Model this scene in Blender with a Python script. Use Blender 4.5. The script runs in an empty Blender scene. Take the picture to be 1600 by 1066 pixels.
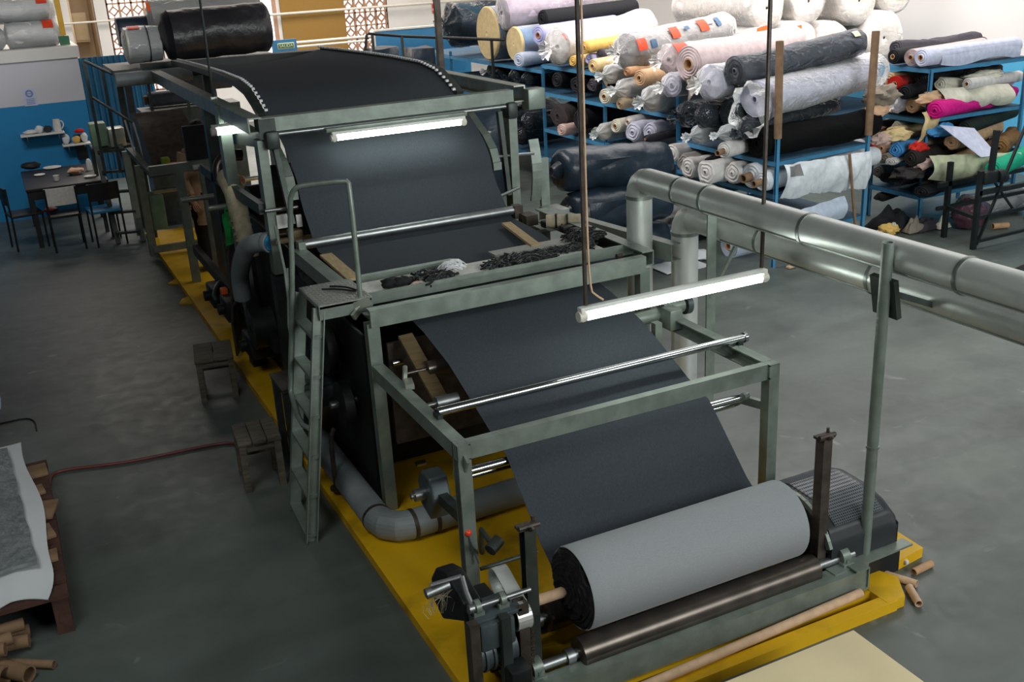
import bpy, bmesh, math, random
from math import sin, cos, pi, radians, sqrt
from mathutils import Vector as V, Matrix, noise
random.seed(7)
SC = bpy.context.scene
COL = SC.collection

# ---------------------------------------------------------------- mesh builder
class MB:
    def __init__(self):
        self.bm = bmesh.new()
    def _f(self, vs):
        try:
            return self.bm.faces.new(vs)
        except ValueError:
            return None
    def box(self, c, s, rz=0.0, M=None):
        h = [x * .5 for x in s]
        R = Matrix.Rotation(rz, 3, 'Z') if M is None else M
        vs = [self.bm.verts.new(R @ V((sx * h[0], sy * h[1], sz * h[2])) + V(c))
              for sx in (-1, 1) for sy in (-1, 1) for sz in (-1, 1)]
        for f in ((0, 1, 3, 2), (4, 6, 7, 5), (0, 4, 5, 1), (2, 3, 7, 6), (0, 2, 6, 4), (1, 5, 7, 3)):
            self._f([vs[i] for i in f])
        return self
    def rbox(self, c, s, r=.01, rz=0.0, seg=2):
        t = MB(); t.box((0, 0, 0), s)
        bmesh.ops.bevel(t.bm, geom=t.bm.edges[:], offset=r, segments=seg, affect='EDGES', profile=.5)
        self.join(t, Matrix.Translation(V(c)) @ Matrix.Rotation(rz, 4, 'Z'))
        return self
    def join(self, t, M=None):
        mp = {}
        for v in t.bm.verts:
            mp[v] = self.bm.verts.new(M @ v.co if M is not None else v.co)
        for f in t.bm.faces:
            self._f([mp[v] for v in f.verts])
        t.bm.free()
    def bar(self, p, q, w, h, up=(0, 0, 1)):
        p, q = V(p), V(q); d = (q - p); L = d.length; d.normalize()
        u = V(up); a = d.cross(u)
        if a.length < 1e-4: a = d.cross(V((1, 0, 0)))
        a.normalize(); b = a.cross(d).normalized()
        M = Matrix((a, d, b)).transposed()
        return self.box((p + q) / 2, (w, L, h), M=M)
    def channel(self, p, q, w, h, t=.006, open_side=1, up=(0, 0, 1)):
        """C section: web on one side, two flanges"""
        p, q = V(p), V(q); d = (q - p).normalized(); u = V(up); a = d.cross(u).normalized(); b = a.cross(d).normalized()
        o = a * (-open_side * (w / 2 - t / 2))
        self.bar(p + o, q + o, t, h, b)
        for s in (-1, 1):
            self.bar(p + b * s * (h / 2 - t / 2) + a * open_side * t / 2, q + b * s * (h / 2 - t / 2) + a * open_side * t / 2, w - t, t, b)
        return self
    def ring(self, c, x, y, r, n):
        return [self.bm.verts.new(c + x * (r * cos(2 * pi * i / n)) + y * (r * sin(2 * pi * i / n))) for i in range(n)]
    def lathe(self, p, axis, prof, n=20, fn=None):
        """prof: (along, radius) pairs; fn(along, ang, radius) -> radius"""
        p = V(p); ax = V(axis).normalized()
        x = ax.orthogonal().normalized(); y = ax.cross(x)
        prev = None
        for t, r in prof:
            if r <= 1e-5:
                cur = [self.bm.verts.new(p + ax * t)]
            else:
                cur = []
                for i in range(n):
                    an = 2 * pi * i / n
                    rr = fn(t, an, r) if fn else r
                    cur.append(self.bm.verts.new(p + ax * t + x * (rr * cos(an)) + y * (rr * sin(an))))
            if prev is not None:
                if len(prev) == 1 and len(cur) > 1:
                    for i in range(n): self._f([prev[0], cur[i], cur[(i + 1) % n]])
                elif len(cur) == 1 and len(prev) > 1:
                    for i in range(n): self._f([prev[i], cur[0], prev[(i + 1) % n]])
                elif len(cur) > 1:
                    for i in range(n): self._f([prev[i], cur[i], cur[(i + 1) % n], prev[(i + 1) % n]])
            prev = cur
        return self
    def cyl(self, p, q, r, r2=None, n=16):
        p, q = V(p), V(q); d = q - p; L = d.length
        r2 = r if r2 is None else r2
        return self.lathe(p, d, [(0, 0), (0, r), (L, r2), (L, 0)], n)
    def pipe(self, p, q, ro, ri, n=18):
        p, q = V(p), V(q); d = q - p; L = d.length
        return self.lathe(p, d, [(0, ri), (0, ro), (L, ro), (L, ri), (0, ri)], n)
    def tube(self, pts, r, n=10, smooth=0, caps=True):
        pts = [V(p) for p in pts]
        for _ in range(smooth):
            o = [pts[0]]
            for a, b in zip(pts, pts[1:]):
                o += [a * .75 + b * .25, a * .25 + b * .75]
            o.append(pts[-1]); pts = o
        rs = r if isinstance(r, (list, tuple)) else None
        T = []
        for i in range(len(pts)):
            a = pts[max(0, i - 1)]; b = pts[min(len(pts) - 1, i + 1)]
            T.append((b - a).normalized())
        x = T[0].orthogonal().normalized(); prev = None
        for i, p in enumerate(pts):
            x = (x - T[i] * x.dot(T[i]))
            if x.length < 1e-6: x = T[i].orthogonal()
            x.normalize(); y = T[i].cross(x)
            rr = rs[min(int(i * len(rs) / len(pts)), len(rs) - 1)] if rs else r
            cur = self.ring(p, x, y, rr, n)
            if prev:
                for k in range(n): self._f([prev[k], prev[(k + 1) % n], cur[(k + 1) % n], cur[k]])
            elif caps: self._f(cur[::-1])
            prev = cur
        if caps: self._f(prev)
        return self
    def sphere(self, c, r, n=14, sc=(1, 1, 1), amp=0, freq=6):
        c = V(c); m = n // 2; prev = None
        for j in range(m + 1):
            th = pi * j / m
            cur = []
            k = 1 if j in (0, m) else n
            for i in range(k):
                ph = 2 * pi * i / n
                d = V((sin(th) * cos(ph), sin(th) * sin(ph), cos(th)))
                rr = r * (1 + amp * noise.noise(d * freq * .5 + c * 3))
                cur.append(self.bm.verts.new(c + V((d.x * sc[0], d.y * sc[1], d.z * sc[2])) * rr))
            if prev:
                for i in range(n):
                    a, b = prev[i % len(prev)], prev[(i + 1) % len(prev)]
                    e, f = cur[i % len(cur)], cur[(i + 1) % len(cur)]
                    vs = []
                    for v in (a, e, f, b):
                        if v not in vs: vs.append(v)
                    self._f(vs)
            prev = cur
        return self
    def grid(self, fn, nu, nv, thick=0.0):
        """fn(u,v)->point; u,v in 0..1.  thick>0 makes a slab along the normal"""
        P = [[V(fn(i / nu, j / nv)) for j in range(nv + 1)] for i in range(nu + 1)]
        A = [[self.bm.verts.new(P[i][j]) for j in range(nv + 1)] for i in range(nu + 1)]
        for i in range(nu):
            for j in range(nv):
                self._f([A[i][j], A[i + 1][j], A[i + 1][j + 1], A[i][j + 1]])
        if thick:
            B = []
            for i in range(nu + 1):
                row = []
                for j in range(nv + 1):
                    du = P[min(i + 1, nu)][j] - P[max(i - 1, 0)][j]
                    dv = P[i][min(j + 1, nv)] - P[i][max(j - 1, 0)]
                    nn = du.cross(dv)
                    nn = nn.normalized() if nn.length > 1e-9 else V((0, 0, 1))
                    row.append(self.bm.verts.new(P[i][j] - nn * thick))
                B.append(row)
            for i in range(nu):
                for j in range(nv):
                    self._f([B[i][j], B[i][j + 1], B[i + 1][j + 1], B[i + 1][j]])
            for i in range(nu):
                self._f([A[i][0], B[i][0], B[i + 1][0], A[i + 1][0]])
                self._f([A[i][nv], A[i + 1][nv], B[i + 1][nv], B[i][nv]])
            for j in range(nv):
                self._f([A[0][j], A[0][j + 1], B[0][j + 1], B[0][j]])
                self._f([A[nu][j], B[nu][j], B[nu][j + 1], A[nu][j + 1]])
        return self
    def prism(self, poly, z0, z1):
        """poly: (x,y) list, vertical prism"""
        a = [self.bm.verts.new((x, y, z0)) for x, y in poly]
        b = [self.bm.verts.new((x, y, z1)) for x, y in poly]
        n = len(poly)
        self._f(a[::-1]); self._f(b)
        for i in range(n): self._f([a[i], a[(i + 1) % n], b[(i + 1) % n], b[i]])
        return self
    def extr(self, pts, d):
        """planar polygon of 3D points extruded by vector d"""
        d = V(d)
        a = [self.bm.verts.new(V(p)) for p in pts]; b = [self.bm.verts.new(V(p) + d) for p in pts]
        n = len(pts)
        self._f(a[::-1]); self._f(b)
        for i in range(n): self._f([a[i], a[(i + 1) % n], b[(i + 1) % n], b[i]])
        return self
    def build(self, name, mat, parent=None, angle=38, flat=False, bevel=0):
        me = bpy.data.meshes.new(name)
        bmesh.ops.recalc_face_normals(self.bm, faces=self.bm.faces[:])
        off = V((0, 0, 0))
        if parent is not None:
            r = parent
            while r is not None:
                off += r.location; r = r.parent
            bmesh.ops.translate(self.bm, verts=self.bm.verts[:], vec=-off)
        self.bm.to_mesh(me); self.bm.free()
        if not flat:
            me.polygons.foreach_set('use_smooth', [True] * len(me.polygons))
            me.set_sharp_from_angle(angle=radians(angle))
        me.materials.append(M[mat] if isinstance(mat, str) else mat)
        o = bpy.data.objects.new(name, me); COL.objects.link(o)
        if parent is not None: o.parent = parent
        if bevel:
            b = o.modifiers.new('bevel', 'BEVEL'); b.width = bevel; b.segments = 2; b.limit_method = 'ANGLE'
        return o

def settag(o, label=None, cat=None, group=None, kind=None):
    if label: o['label'] = label
    if cat: o['category'] = cat
    if group: o['group'] = group
    if kind: o['kind'] = kind
    return o
def thing(name, loc, label, cat, group=None):
    o = bpy.data.objects.new(name, None); COL.objects.link(o)
    o.location = loc; o.empty_display_size = .1
    return settag(o, label, cat, group)
def rebase(o):
    """move a top-level mesh's origin to the middle of its base"""
    vs = o.data.vertices
    lo = [min(v.co[i] for v in vs) for i in range(3)]; hi = [max(v.co[i] for v in vs) for i in range(3)]
    b = V(((lo[0] + hi[0]) / 2, (lo[1] + hi[1]) / 2, lo[2]))
    o.data.transform(Matrix.Translation(-b)); o.location = o.location + b
    return o
def single(mb, name, mat, label, cat, group=None, **k):
    o = mb.build(name, mat, **k)
    return rebase(settag(o, label, cat, group))
def struct(mb, name, mat, parent=None, **k):
    o = mb.build(name, mat, parent, **k)
    if parent is None: o['kind'] = 'structure'
    return o
def copy_tree(o, loc=None, rz=None, parent=None):
    c = o.copy(); COL.objects.link(c)
    if parent is not None: c.parent = parent
    if loc is not None: c.location = loc
    if rz is not None: c.rotation_euler = (0, 0, rz)
    for ch in list(o.children): copy_tree(ch, parent=c)
    return c
def fbm(p, f=1.0):
    p = V(p) * f
    return noise.noise(p) + .5 * noise.noise(p * 2.1) + .25 * noise.noise(p * 4.3)

# ---------------------------------------------------------------- materials
M = {}
def srgb(h):
    if isinstance(h, str):
        h = h.lstrip('#'); c = [int(h[i:i + 2], 16) / 255 for i in (0, 2, 4)]
    else: c = h
    return tuple(x / 12.92 if x <= .04045 else ((x + .055) / 1.055) ** 2.4 for x in c) + (1,)
def mat(name, col, rough=.6, metal=0.0, var=.12, vscale=6.0, bump=0.0, bscale=40.0, col2=None, spec=None, sheen=0.0, coat=0.0, stretch=None, trans=0.0, thr=None):
    m = bpy.data.materials.new(name); m.use_nodes = True
    nt = m.node_tree; N = nt.nodes; L = nt.links
    b = N['Principled BSDF']
    b.inputs['Roughness'].default_value = rough; b.inputs['Metallic'].default_value = metal
    if spec is not None: b.inputs['Specular IOR Level'].default_value = spec
    if sheen: b.inputs['Sheen Weight'].default_value = sheen; b.inputs['Sheen Roughness'].default_value = .4
    if coat: b.inputs['Coat Weight'].default_value = coat
    c = srgb(col)
    tc = N.new('ShaderNodeTexCoord'); mp = N.new('ShaderNodeMapping'); L.new(tc.outputs['Object'], mp.inputs[0])
    if stretch: mp.inputs['Scale'].default_value = stretch
    nz = N.new('ShaderNodeTexNoise'); nz.inputs['Scale'].default_value = vscale; nz.inputs['Detail'].default_value = 6
    L.new(mp.outputs[0], nz.inputs[0])
    rp = N.new('ShaderNodeValToRGB')
    c2 = srgb(col2) if col2 else tuple(min(1, x * (1 + var)) for x in c[:3]) + (1,)
    c1 = c if col2 else tuple(x * (1 - var) for x in c[:3]) + (1,)
    lo, hi = thr if thr else (.35, .65)
    rp.color_ramp.elements[0].position = lo; rp.color_ramp.elements[1].position = hi
    rp.color_ramp.elements[0].color = c1; rp.color_ramp.elements[1].color = c2
    L.new(nz.outputs[0], rp.inputs[0]); L.new(rp.outputs[0], b.inputs['Base Color'])
    if bump:
        n2 = N.new('ShaderNodeTexNoise'); n2.inputs['Scale'].default_value = bscale; n2.inputs['Detail'].default_value = 4
        L.new(mp.outputs[0], n2.inputs[0])
        bp = N.new('ShaderNodeBump'); bp.inputs['Strength'].default_value = bump; bp.inputs['Distance'].default_value = .02
        L.new(n2.outputs[0], bp.inputs['Height']); L.new(bp.outputs[0], b.inputs['Normal'])
    M[name] = m
    return m
def film(name, alpha=.3, tint='#ffffff', rough=.12, scale=14.0, strength=.8, k=1.6):
    """clear crinkled plastic film"""
    m = bpy.data.materials.new(name); m.use_nodes = True
    nt = m.node_tree; N = nt.nodes; L = nt.links
    b = N['Principled BSDF']; b.inputs['Base Color'].default_value = srgb(tint); b.inputs['Roughness'].default_value = rough
    b.inputs['Specular IOR Level'].default_value = .8
    tc = N.new('ShaderNodeTexCoord')
    mp = N.new('ShaderNodeMapping'); L.new(tc.outputs['Object'], mp.inputs[0]); mp.inputs['Scale'].default_value = (.6, 1, 1)
    nz = N.new('ShaderNodeTexNoise'); nz.inputs['Scale'].default_value = scale; nz.inputs['Detail'].default_value = 3; nz.inputs['Distortion'].default_value = 1.2
    L.new(mp.outputs[0], nz.inputs[0])
    bp = N.new('ShaderNodeBump'); bp.inputs['Strength'].default_value = strength; bp.inputs['Distance'].default_value = .03
    L.new(nz.outputs[0], bp.inputs['Height']); L.new(bp.outputs[0], b.inputs['Normal'])
    fr = N.new('ShaderNodeFresnel'); fr.inputs[0].default_value = 1.5; L.new(bp.outputs[0], fr.inputs['Normal'])
    ad = N.new('ShaderNodeMath'); ad.operation = 'MULTIPLY_ADD'; ad.inputs[1].default_value = k; ad.inputs[2].default_value = alpha; ad.use_clamp = True
    L.new(fr.outputs[0], ad.inputs[0]); L.new(ad.outputs[0], b.inputs['Alpha'])
    M[name] = m
    return m
def emit(name, col, s):
    m = bpy.data.materials.new(name); m.use_nodes = True
    b = m.node_tree.nodes['Principled BSDF']
    b.inputs['Emission Color'].default_value = srgb(col); b.inputs['Emission Strength'].default_value = s
    b.inputs['Base Color'].default_value = srgb(col)
    M[name] = m

mat('steel_green', '#7d877f', .42, .35, .16, 9, .05, 60, spec=.5)
mat('steel_dark', '#3a413e', .45, .4, .25, 10, .05, 50)
mat('steel_black', '#1d2122', .5, .3, .25, 10)
mat('steel_brown', '#4d443e', .5, .4, .3, 14, .08, 60)
mat('chrome', '#c9cbcc', .16, 1.0, .05, 12)
mat('chrome_dull', '#9c9fa0', .42, .95, .1, 14)
mat('drum', '#5b534d', .3, .75, .2, 8)
mat('galv', '#d2d5d2', .40, .5, .08, 5)
mat('galv_seam', '#8f9591', .4, .8, .1, 5)
mat('tin', '#b9bdb2', .35, .7, .15, 6)
mat('grey_duct', '#8a9094', .5, .1, .15, 5, .1, 20)
mat('brass_wood', '#5a4a30', .6, 0, .2, 8, stretch=(1, 6, 6))
mat('board_tan', '#a8916a', .65, 0, .15, 12, .05, 60, stretch=(6, 1, 6))
mat('wood_dark', '#5f574c', .75, 0, .3, 8, .2, 40, stretch=(1, 6, 6))
mat('wood_red', '#4a2f27', .7, 0, .3, 6, .2, 30)
mat('cardboard', '#b48d68', .75, 0, .12, 20)
mat('cardboard_pale', '#cba98a', .7, 0, .1, 20)
mat('cardboard_dark', '#80654c', .8, 0, .18, 10)
mat('cloth_dark', '#3e4349', .9, 0, .12, 260, .04, 420, spec=.12, stretch=(1, .25, .25))
mat('cloth_roll', '#94979b', .8, 0, .06, 300, .03, 400, sheen=.2, stretch=(.3, 1, 1))
mat('cloth_black', '#0c0d10', .85, 0, .3, 30, .25, 60, sheen=.05)
mat('fluff', '#0c0e12', .95, 0, .3, 30, .6, 90, sheen=.4)
mat('white_thread', '#d9d9dc', .8, 0, .06, 30, .3, 60)
mat('felt_white', '#d2d1cc', .8, 0, .08, 30)
mat('plate', '#9b9d97', .45, .5, .15, 120, .5, 160)
mat('yellow_paint', '#dcab06', .55, 0, 0, 3, .15, 18, col2='#7a5f0c', thr=(.52, .80))
mat('yellow_plain', '#d6a51c', .5, 0, .1, 5)
mat('plastic_lamp', '#d8dbd6', .4, 0, .04, 8)
emit('tube_glow', '#f4fff6', 15)
mat('red_knob', '#e8401c', .35, 0, .05, 5)
mat('hose_red', '#6a2f2c', .5, 0, .1, 5)
mat('rubber', '#161718', .6, 0, .15, 10)
mat('motor', '#4c5558', .45, .3, .2, 10)
mat('cover_black', '#2c2f33', .45, .1, .15, 10)
mat('guard_mesh', '#63686d', .4, .4, .1, 10)
mat('chain', '#6d665c', .35, .8, .2, 60)
mat('rack_blue', '#4285ad', .5, .1, .1, 8)
mat('rack_deck', '#2b4f68', .6, .1, .2, 6)
mat('blue_paint', '#1c6f9c', .55, 0, .08, 3)
mat('blue_corr', '#265f7d', .5, .2, .12, 4)
mat('white_wall', '#d8d6d2', .8, 0, .04, 2)
mat('beige_wall', '#cdb596', .8, 0, .06, 2)
mat('brown_panel', '#8e6c2c', .7, 0, .12, 90, stretch=(8, 8, .5))
mat('lattice', '#b08a72', .85, 0, .12, 6)
mat('ceiling', '#5b5d5c', .9, 0, .05, 2)
mat('paper_cream', '#ead8ae', .7, 0, .05, 3)
mat('white_sheet', '#d4d7da', .6, 0, .04, 3)
mat('foil_grey', '#7b8183', .35, .3, .2, 20, .4, 40, col2='#9aa0a2')
mat('tape_red', '#d9401d', .45, 0, .08, 20)
mat('tape_orange', '#e8622c', .5, 0, .06, 20)
mat('tape_white', '#e6e6e6', .5, 0, .03, 20)
mat('tape_blue', '#3f5d7e', .5, 0, .06, 20)
mat('skin', '#b98a6e', .55, 0, .05, 12)
mat('hair', '#15110f', .6, 0, .2, 40, .3, 120)
mat('jacket_tan', '#c2a289', .8, 0, .1, 14, .25, 26)
mat('trousers', '#141518', .8, 0, .15, 20, .2, 40)
mat('green_ribbon', '#1f9a46', .4, 0, .1, 20)
mat('cream_wrap', '#b3a78e', .75, 0, .15, 18, .3, 50)
mat('green_box', '#6d8870', .5, 0, .15, 8)
mat('table_dark', '#14161a', .5, 0, .2, 8)
mat('poster', '#b9c0d4', .6, 0, .03, 20)
mat('ink_blue', '#6d7fb8', .6, 0, .03, 20)
mat('sign_blue', '#2b7cab', .5, 0, .05, 8)
mat('sign_green', '#2f6b4a', .5, 0, .05, 8)
mat('sign_cream', '#e6e3b8', .5, 0, .03, 8)
mat('door_cream', '#c9b48f', .6, 0, .05, 6)
mat('pvc_white', '#d9d4c8', .45, 0, .04, 6)
for k, c in dict(tealdark='#1d3a4a', bluewrap='#2f6f9c', blue='#2b82b8', lavpink='#b9a9bd', paleblue='#b7c1d3', black='#1a1b1f', lilac='#a7a8d2',
                 white='#cdcac8', yellow='#d8b264', charcoal='#3f3c44', cream='#cdb789', greyplastic='#7b797b', tan='#bd9d7c',
                 pinkwhite='#c4b3b4', lilacwhite='#bcbccc', slate='#666a73', offwhite='#cbc8b8', beige='#b9a78d', beigegrey='#a79d8f', taupe='#83796d',
                 blackwrap='#1f2429', darkgreen='#2e3d36', clearbag='#8b9094', brownblack='#3a3535', greygreen='#7f887e', pinkcream='#c6aaa2',
                 limegreen='#7f9a33', rust='#8d4a37', blackfuzz='#08090a', greytaupe='#8d8884', whitecloth='#cfd4da', beigelilac='#b7a7a8',
                 lilacwhite2='#c3c8dd', red='#c22c24', magenta='#c4127c', peach='#d0a98a', skyblue='#4d94cf', darkgreen2='#1f2b27', brown='#7a5a35',
                 leather='#2a2725', navyplastic='#1b2630', whitebig='#e2dcd6', plum='#5a3d49', palegreen='#b9bfa2', jade='#1d9c7a').items():
    fz = k in ('blackfuzz',)
    mat('c_' + k, c, .95 if fz else .72, 0, .1, 16, .9 if fz else .25, 140 if fz else 22, spec=.2)
film('film', .1)
film('film_heavy', .26, '#e9eef0', .14, 11)
film('film_dark', .10, '#3c434a', .08, 12, 1.0, 4.0)
film('film_slate', .12, '#5d626a', .12, 12, .9, 2.5)
mat('black_plastic', '#202c38', .34, 0, .2, 5, .5, 9, spec=.4)
mat('black_plastic2', '#25252a', .36, 0, .25, 4, .7, 9, spec=.45, col2='#352f30', thr=(.5, .8))

# concrete floor paint: grey-green with blotches, scuffs and streaks
def floormat():
    m = mat('floor_paint', '#6f7873', .5, 0, .15, 1.1)
    nt = m.node_tree; N = nt.nodes; L = nt.links; b = N['Principled BSDF']
    tc = N.new('ShaderNodeTexCoord')
    def nz(scale, det, dist=0, st=None):
        n = N.new('ShaderNodeTexNoise'); n.inputs['Scale'].default_value = scale; n.inputs['Detail'].default_value = det; n.inputs['Distortion'].default_value = dist
        if st:
            mp = N.new('ShaderNodeMapping'); mp.inputs['Scale'].default_value = st; L.new(tc.outputs['Object'], mp.inputs[0]); L.new(mp.outputs[0], n.inputs[0])
        else: L.new(tc.outputs['Object'], n.inputs[0])
        return n
    a = nz(.9, 6, .4); s = nz(1.3, 5, .5, (.5, 2.0, 1)); g = nz(7, 8, .8); w = nz(3.2, 7, 1.6)
    r1 = N.new('ShaderNodeValToRGB'); r1.color_ramp.elements[0].position = .3; r1.color_ramp.elements[1].position = .7
    r1.color_ramp.elements[0].color = srgb('#49514d'); r1.color_ramp.elements[1].color = srgb('#676f6a'); L.new(a.outputs[0], r1.inputs[0])
    r2 = N.new('ShaderNodeValToRGB'); r2.color_ramp.elements[0].position = .42; r2.color_ramp.elements[1].position = .62
    r2.color_ramp.elements[0].color = (.72, .72, .72, 1); r2.color_ramp.elements[1].color = (1, 1, 1, 1); L.new(s.outputs[0], r2.inputs[0])
    mx = N.new('ShaderNodeMix'); mx.data_type = 'RGBA'; mx.blend_type = 'MULTIPLY'; mx.inputs['Factor'].default_value = .7
    L.new(r1.outputs[0], mx.inputs[6]); L.new(r2.outputs[0], mx.inputs[7])
    r3 = N.new('ShaderNodeValToRGB'); r3.color_ramp.elements[0].position = .66; r3.color_ramp.elements[1].position = .76
    r3.color_ramp.elements[0].color = (0, 0, 0, 1); r3.color_ramp.elements[1].color = (.4, .4, .4, 1); L.new(w.outputs[0], r3.inputs[0])
    m2 = N.new('ShaderNodeMix'); m2.data_type = 'RGBA'; m2.inputs[7].default_value = srgb('#989d99')
    L.new(r3.outputs[0], m2.inputs[0]); L.new(mx.outputs[2], m2.inputs[6]); L.new(m2.outputs[2], b.inputs['Base Color'])
    rr = N.new('ShaderNodeMapRange'); rr.inputs[3].default_value = .28; rr.inputs[4].default_value = .6; L.new(g.outputs[0], rr.inputs[0]); L.new(rr.outputs[0], b.inputs['Roughness'])
    bp = N.new('ShaderNodeBump'); bp.inputs['Strength'].default_value = .06; L.new(g.outputs[0], bp.inputs['Height']); L.new(bp.outputs[0], b.inputs['Normal'])
floormat()

# wall painted blue up to a dado height, white above (by height of the object itself)
def twotone(name, z, lo, hi):
    m = mat(name, hi, .75, 0, .03, 2)
    nt = m.node_tree; N = nt.nodes; L = nt.links; b = N['Principled BSDF']
    tc = N.new('ShaderNodeTexCoord'); sp = N.new('ShaderNodeSeparateXYZ'); L.new(tc.outputs['Object'], sp.inputs[0])
    mt = N.new('ShaderNodeMath'); mt.operation = 'GREATER_THAN'; mt.inputs[1].default_value = z; L.new(sp.outputs[2], mt.inputs[0])
    mx = N.new('ShaderNodeMix'); mx.data_type = 'RGBA'; mx.inputs[6].default_value = srgb(lo); mx.inputs[7].default_value = srgb(hi)
    L.new(mt.outputs[0], mx.inputs[0]); L.new(mx.outputs[2], b.inputs['Base Color'])
twotone('wall_left_paint', 1.6, '#1b7db3', '#c3c3cb')
twotone('wall_right_paint', 1.57, '#4aa0c8', '#dedcda')

# ---------------------------------------------------------------- camera
cam = bpy.data.cameras.new('camera'); co = bpy.data.objects.new('camera', cam); COL.objects.link(co)
F, YAW, PIT, ROL = 1631.92, -.438363, .357163, -.0552173
cam.sensor_fit = 'HORIZONTAL'; cam.sensor_width = 36; cam.lens = 36 * F / 1600; cam.clip_start = .05; cam.clip_end = 200
fw = V((-sin(YAW) * cos(PIT), cos(YAW) * cos(PIT), -sin(PIT))); rt = V((cos(YAW), sin(YAW), 0)); up = rt.cross(fw)
r2 = rt * cos(ROL) + up * sin(ROL); u2 = -rt * sin(ROL) + up * cos(ROL)
co.matrix_world = Matrix.Translation((0, 0, 3.3)) @ Matrix((r2, u2, -fw)).transposed().to_4x4()
SC.camera = co
# ================================================================ SETTING
struct(MB().box((5, 12, -.05), (24, 32, .1)), 'floor', 'floor_paint', flat=True)
struct(MB().box((5, 12, 6.05), (24, 32, .1)), 'ceiling', 'ceiling', flat=True)
struct(MB().box((12.8, 14.0, 3), (.2, 28, 6)), 'wall_right', 'wall_right_paint', flat=True)
struct(MB().box((4, -3.1, 3), (22, .2, 6)), 'wall_front', 'ceiling', flat=True)
struct(MB().box((-6.1, 12, 3), (.2, 32, 6)), 'wall_far_left', 'ceiling', flat=True)

# low office block with blue dado at the left
b = MB(); b.box((-2.34, 17.6, 1.16), (7.04, 2.0, 2.32)); wl = struct(b, 'wall_left', 'wall_left_paint', flat=True)
b = MB(); b.box((-2.34, 17.58, 2.28), (7.10, 2.04, .16)); struct(b, 'trim_1', 'white_wall', flat=True)

# back wall, Y = 24, pierced by lattice bays, an open window and a closed brown bay
YB = 24.0
def slab(mb, x0, x1, z0, z1, y=YB, t=.2):
    mb.box(((x0 + x1) / 2, y + t / 2, (z0 + z1) / 2), (x1 - x0, t, z1 - z0))
b = MB()
for x0, x1, z0, z1 in ((-6, 1.7, 0, 6), (2.2, 2.45, 0, 6), (1.7, 2.2, 3.6, 6), (2.45, 3.42, 0, .9), (2.45, 3.42, 3.9, 6), (3.42, 3.8, 0, 6), (3.8, 5.95, 0, 1.3), (3.8, 5.95, 3.9, 6),
                       (5.95, 6.05, 0, 6), (6.05, 7.5, 0, 6), (7.5, 8.52, 0, 1.0), (7.5, 8.52, 3.9, 6), (8.52, 12.8, 0, 6)):
    slab(b, x0, x1, z0, z1)
struct(b, 'wall_back', 'white_wall', flat=True)
def lattice_bay(n, x0, x1, z0, z1, nx, cell):
    w = struct(MB().box(((x0 + x1) / 2, YB + .06, z1 + .02), (x1 - x0 + .06, .16, .05)), 'window_%d' % n, 'lattice', flat=True)
    g = MB(); cw = (x1 - x0) / nx; nz_ = int(round((z1 - z0) / cell)); ch = (z1 - z0) / nz_
    y = YB + .05
    for i in range(nx + 1): g.box((x0 + i * cw, y, (z0 + z1) / 2), (.04, .1, z1 - z0))
    for j in range(nz_ + 1): g.box(((x0 + x1) / 2, y, z0 + j * ch), (x1 - x0, .1, .035))
    for i in range(nx):
        for j in range(nz_):
            c = V((x0 + (i + .5) * cw, y, z0 + (j + .5) * ch)); r = min(cw, ch) * .37
            P = [c + V((r, 0, 0)), c + V((0, 0, r)), c + V((-r, 0, 0)), c + V((0, 0, -r))]
            for k in range(4):
                g.bar(P[k], P[(k + 1) % 4], .03, .08, (0, 1, 0))
                d = (P[k] + P[(k + 1) % 4]) / 2 - c
            # short struts from the diamond to the cell edge
            for k, e in enumerate(((cw / 2, 0), (0, ch / 2), (-cw / 2, 0), (0, -ch / 2))):
                g.bar(P[k], c + V((e[0], 0, e[1])), .018, .07, (0, 1, 0))
    struct(g, 'lattice_blocks', 'lattice', w, flat=True)
lattice_bay(1, 2.45, 3.42, .9, 3.9, 4, .3)
lattice_bay(2, 7.5, 8.52, 1.0, 3.9, 4, .29)
b = MB()
for x in (3.83, 5.92): b.box((x, YB + .05, 2.6), (.07, .12, 2.6))
b.box((4.87, YB + .05, 1.33), (2.16, .12, .06)); struct(b, 'window_3', 'lattice', flat=True)
b = MB(); b.box((6.77, YB - .03, 2.2), (1.46, .05, 3.2)); struct(b, 'window_4', 'brown_panel', flat=True)
# recess with a pale inner wall behind the block, seen between block and column
b = MB(); b.box((1.95, 25.2, 1.8), (1.0, .1, 3.6)); b.box((1.72, 24.7, 1.8), (.06, 1.0, 3.6)); b.box((2.2, 24.7, 1.8), (.05, 1, 3.6)); struct(b, 'trim_2', 'beige_wall', flat=True)

# conduits running along the back wall
def pipe_run(pts, r, m, label, cat='conduit', group=None, name='conduit'):
    return single(MB().tube(pts, r, 8), name, m, label, cat, group)
pipe_run([(1.0, 23.9, 2.38), (3.5, 23.9, 2.38), (3.75, 23.88, 2.38)], .02, 'pvc_white', 'thin pale conduit crossing the left lattice bay')
pipe_run([(5.5, 23.85, 2.26), (8.6, 23.85, 2.26), (12, 23.85, 2.26)], .028, 'pvc_white', 'upper pale conduit crossing the brown closed bay')
pipe_run([(5.9, 22.6, 1.72), (7.6, 22.6, 1.72), (12, 22.6, 1.72)], .028, 'pvc_white', 'upper one of two cream pipes below the conduit on the brown bay')
pipe_run([(5.9, 22.5, 1.64), (7.6, 22.5, 1.64), (12, 22.5, 1.64)], .024, 'pvc_white', 'lower one of two cream pipes below the conduit on the brown bay')
pipe_run([(1.44, 23.0, 0), (1.44, 23.0, 3.6)], .02, 'hose_red', 'dark red pipe standing at the left of the pale doorway', 'pipe', name='pipe')
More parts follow.
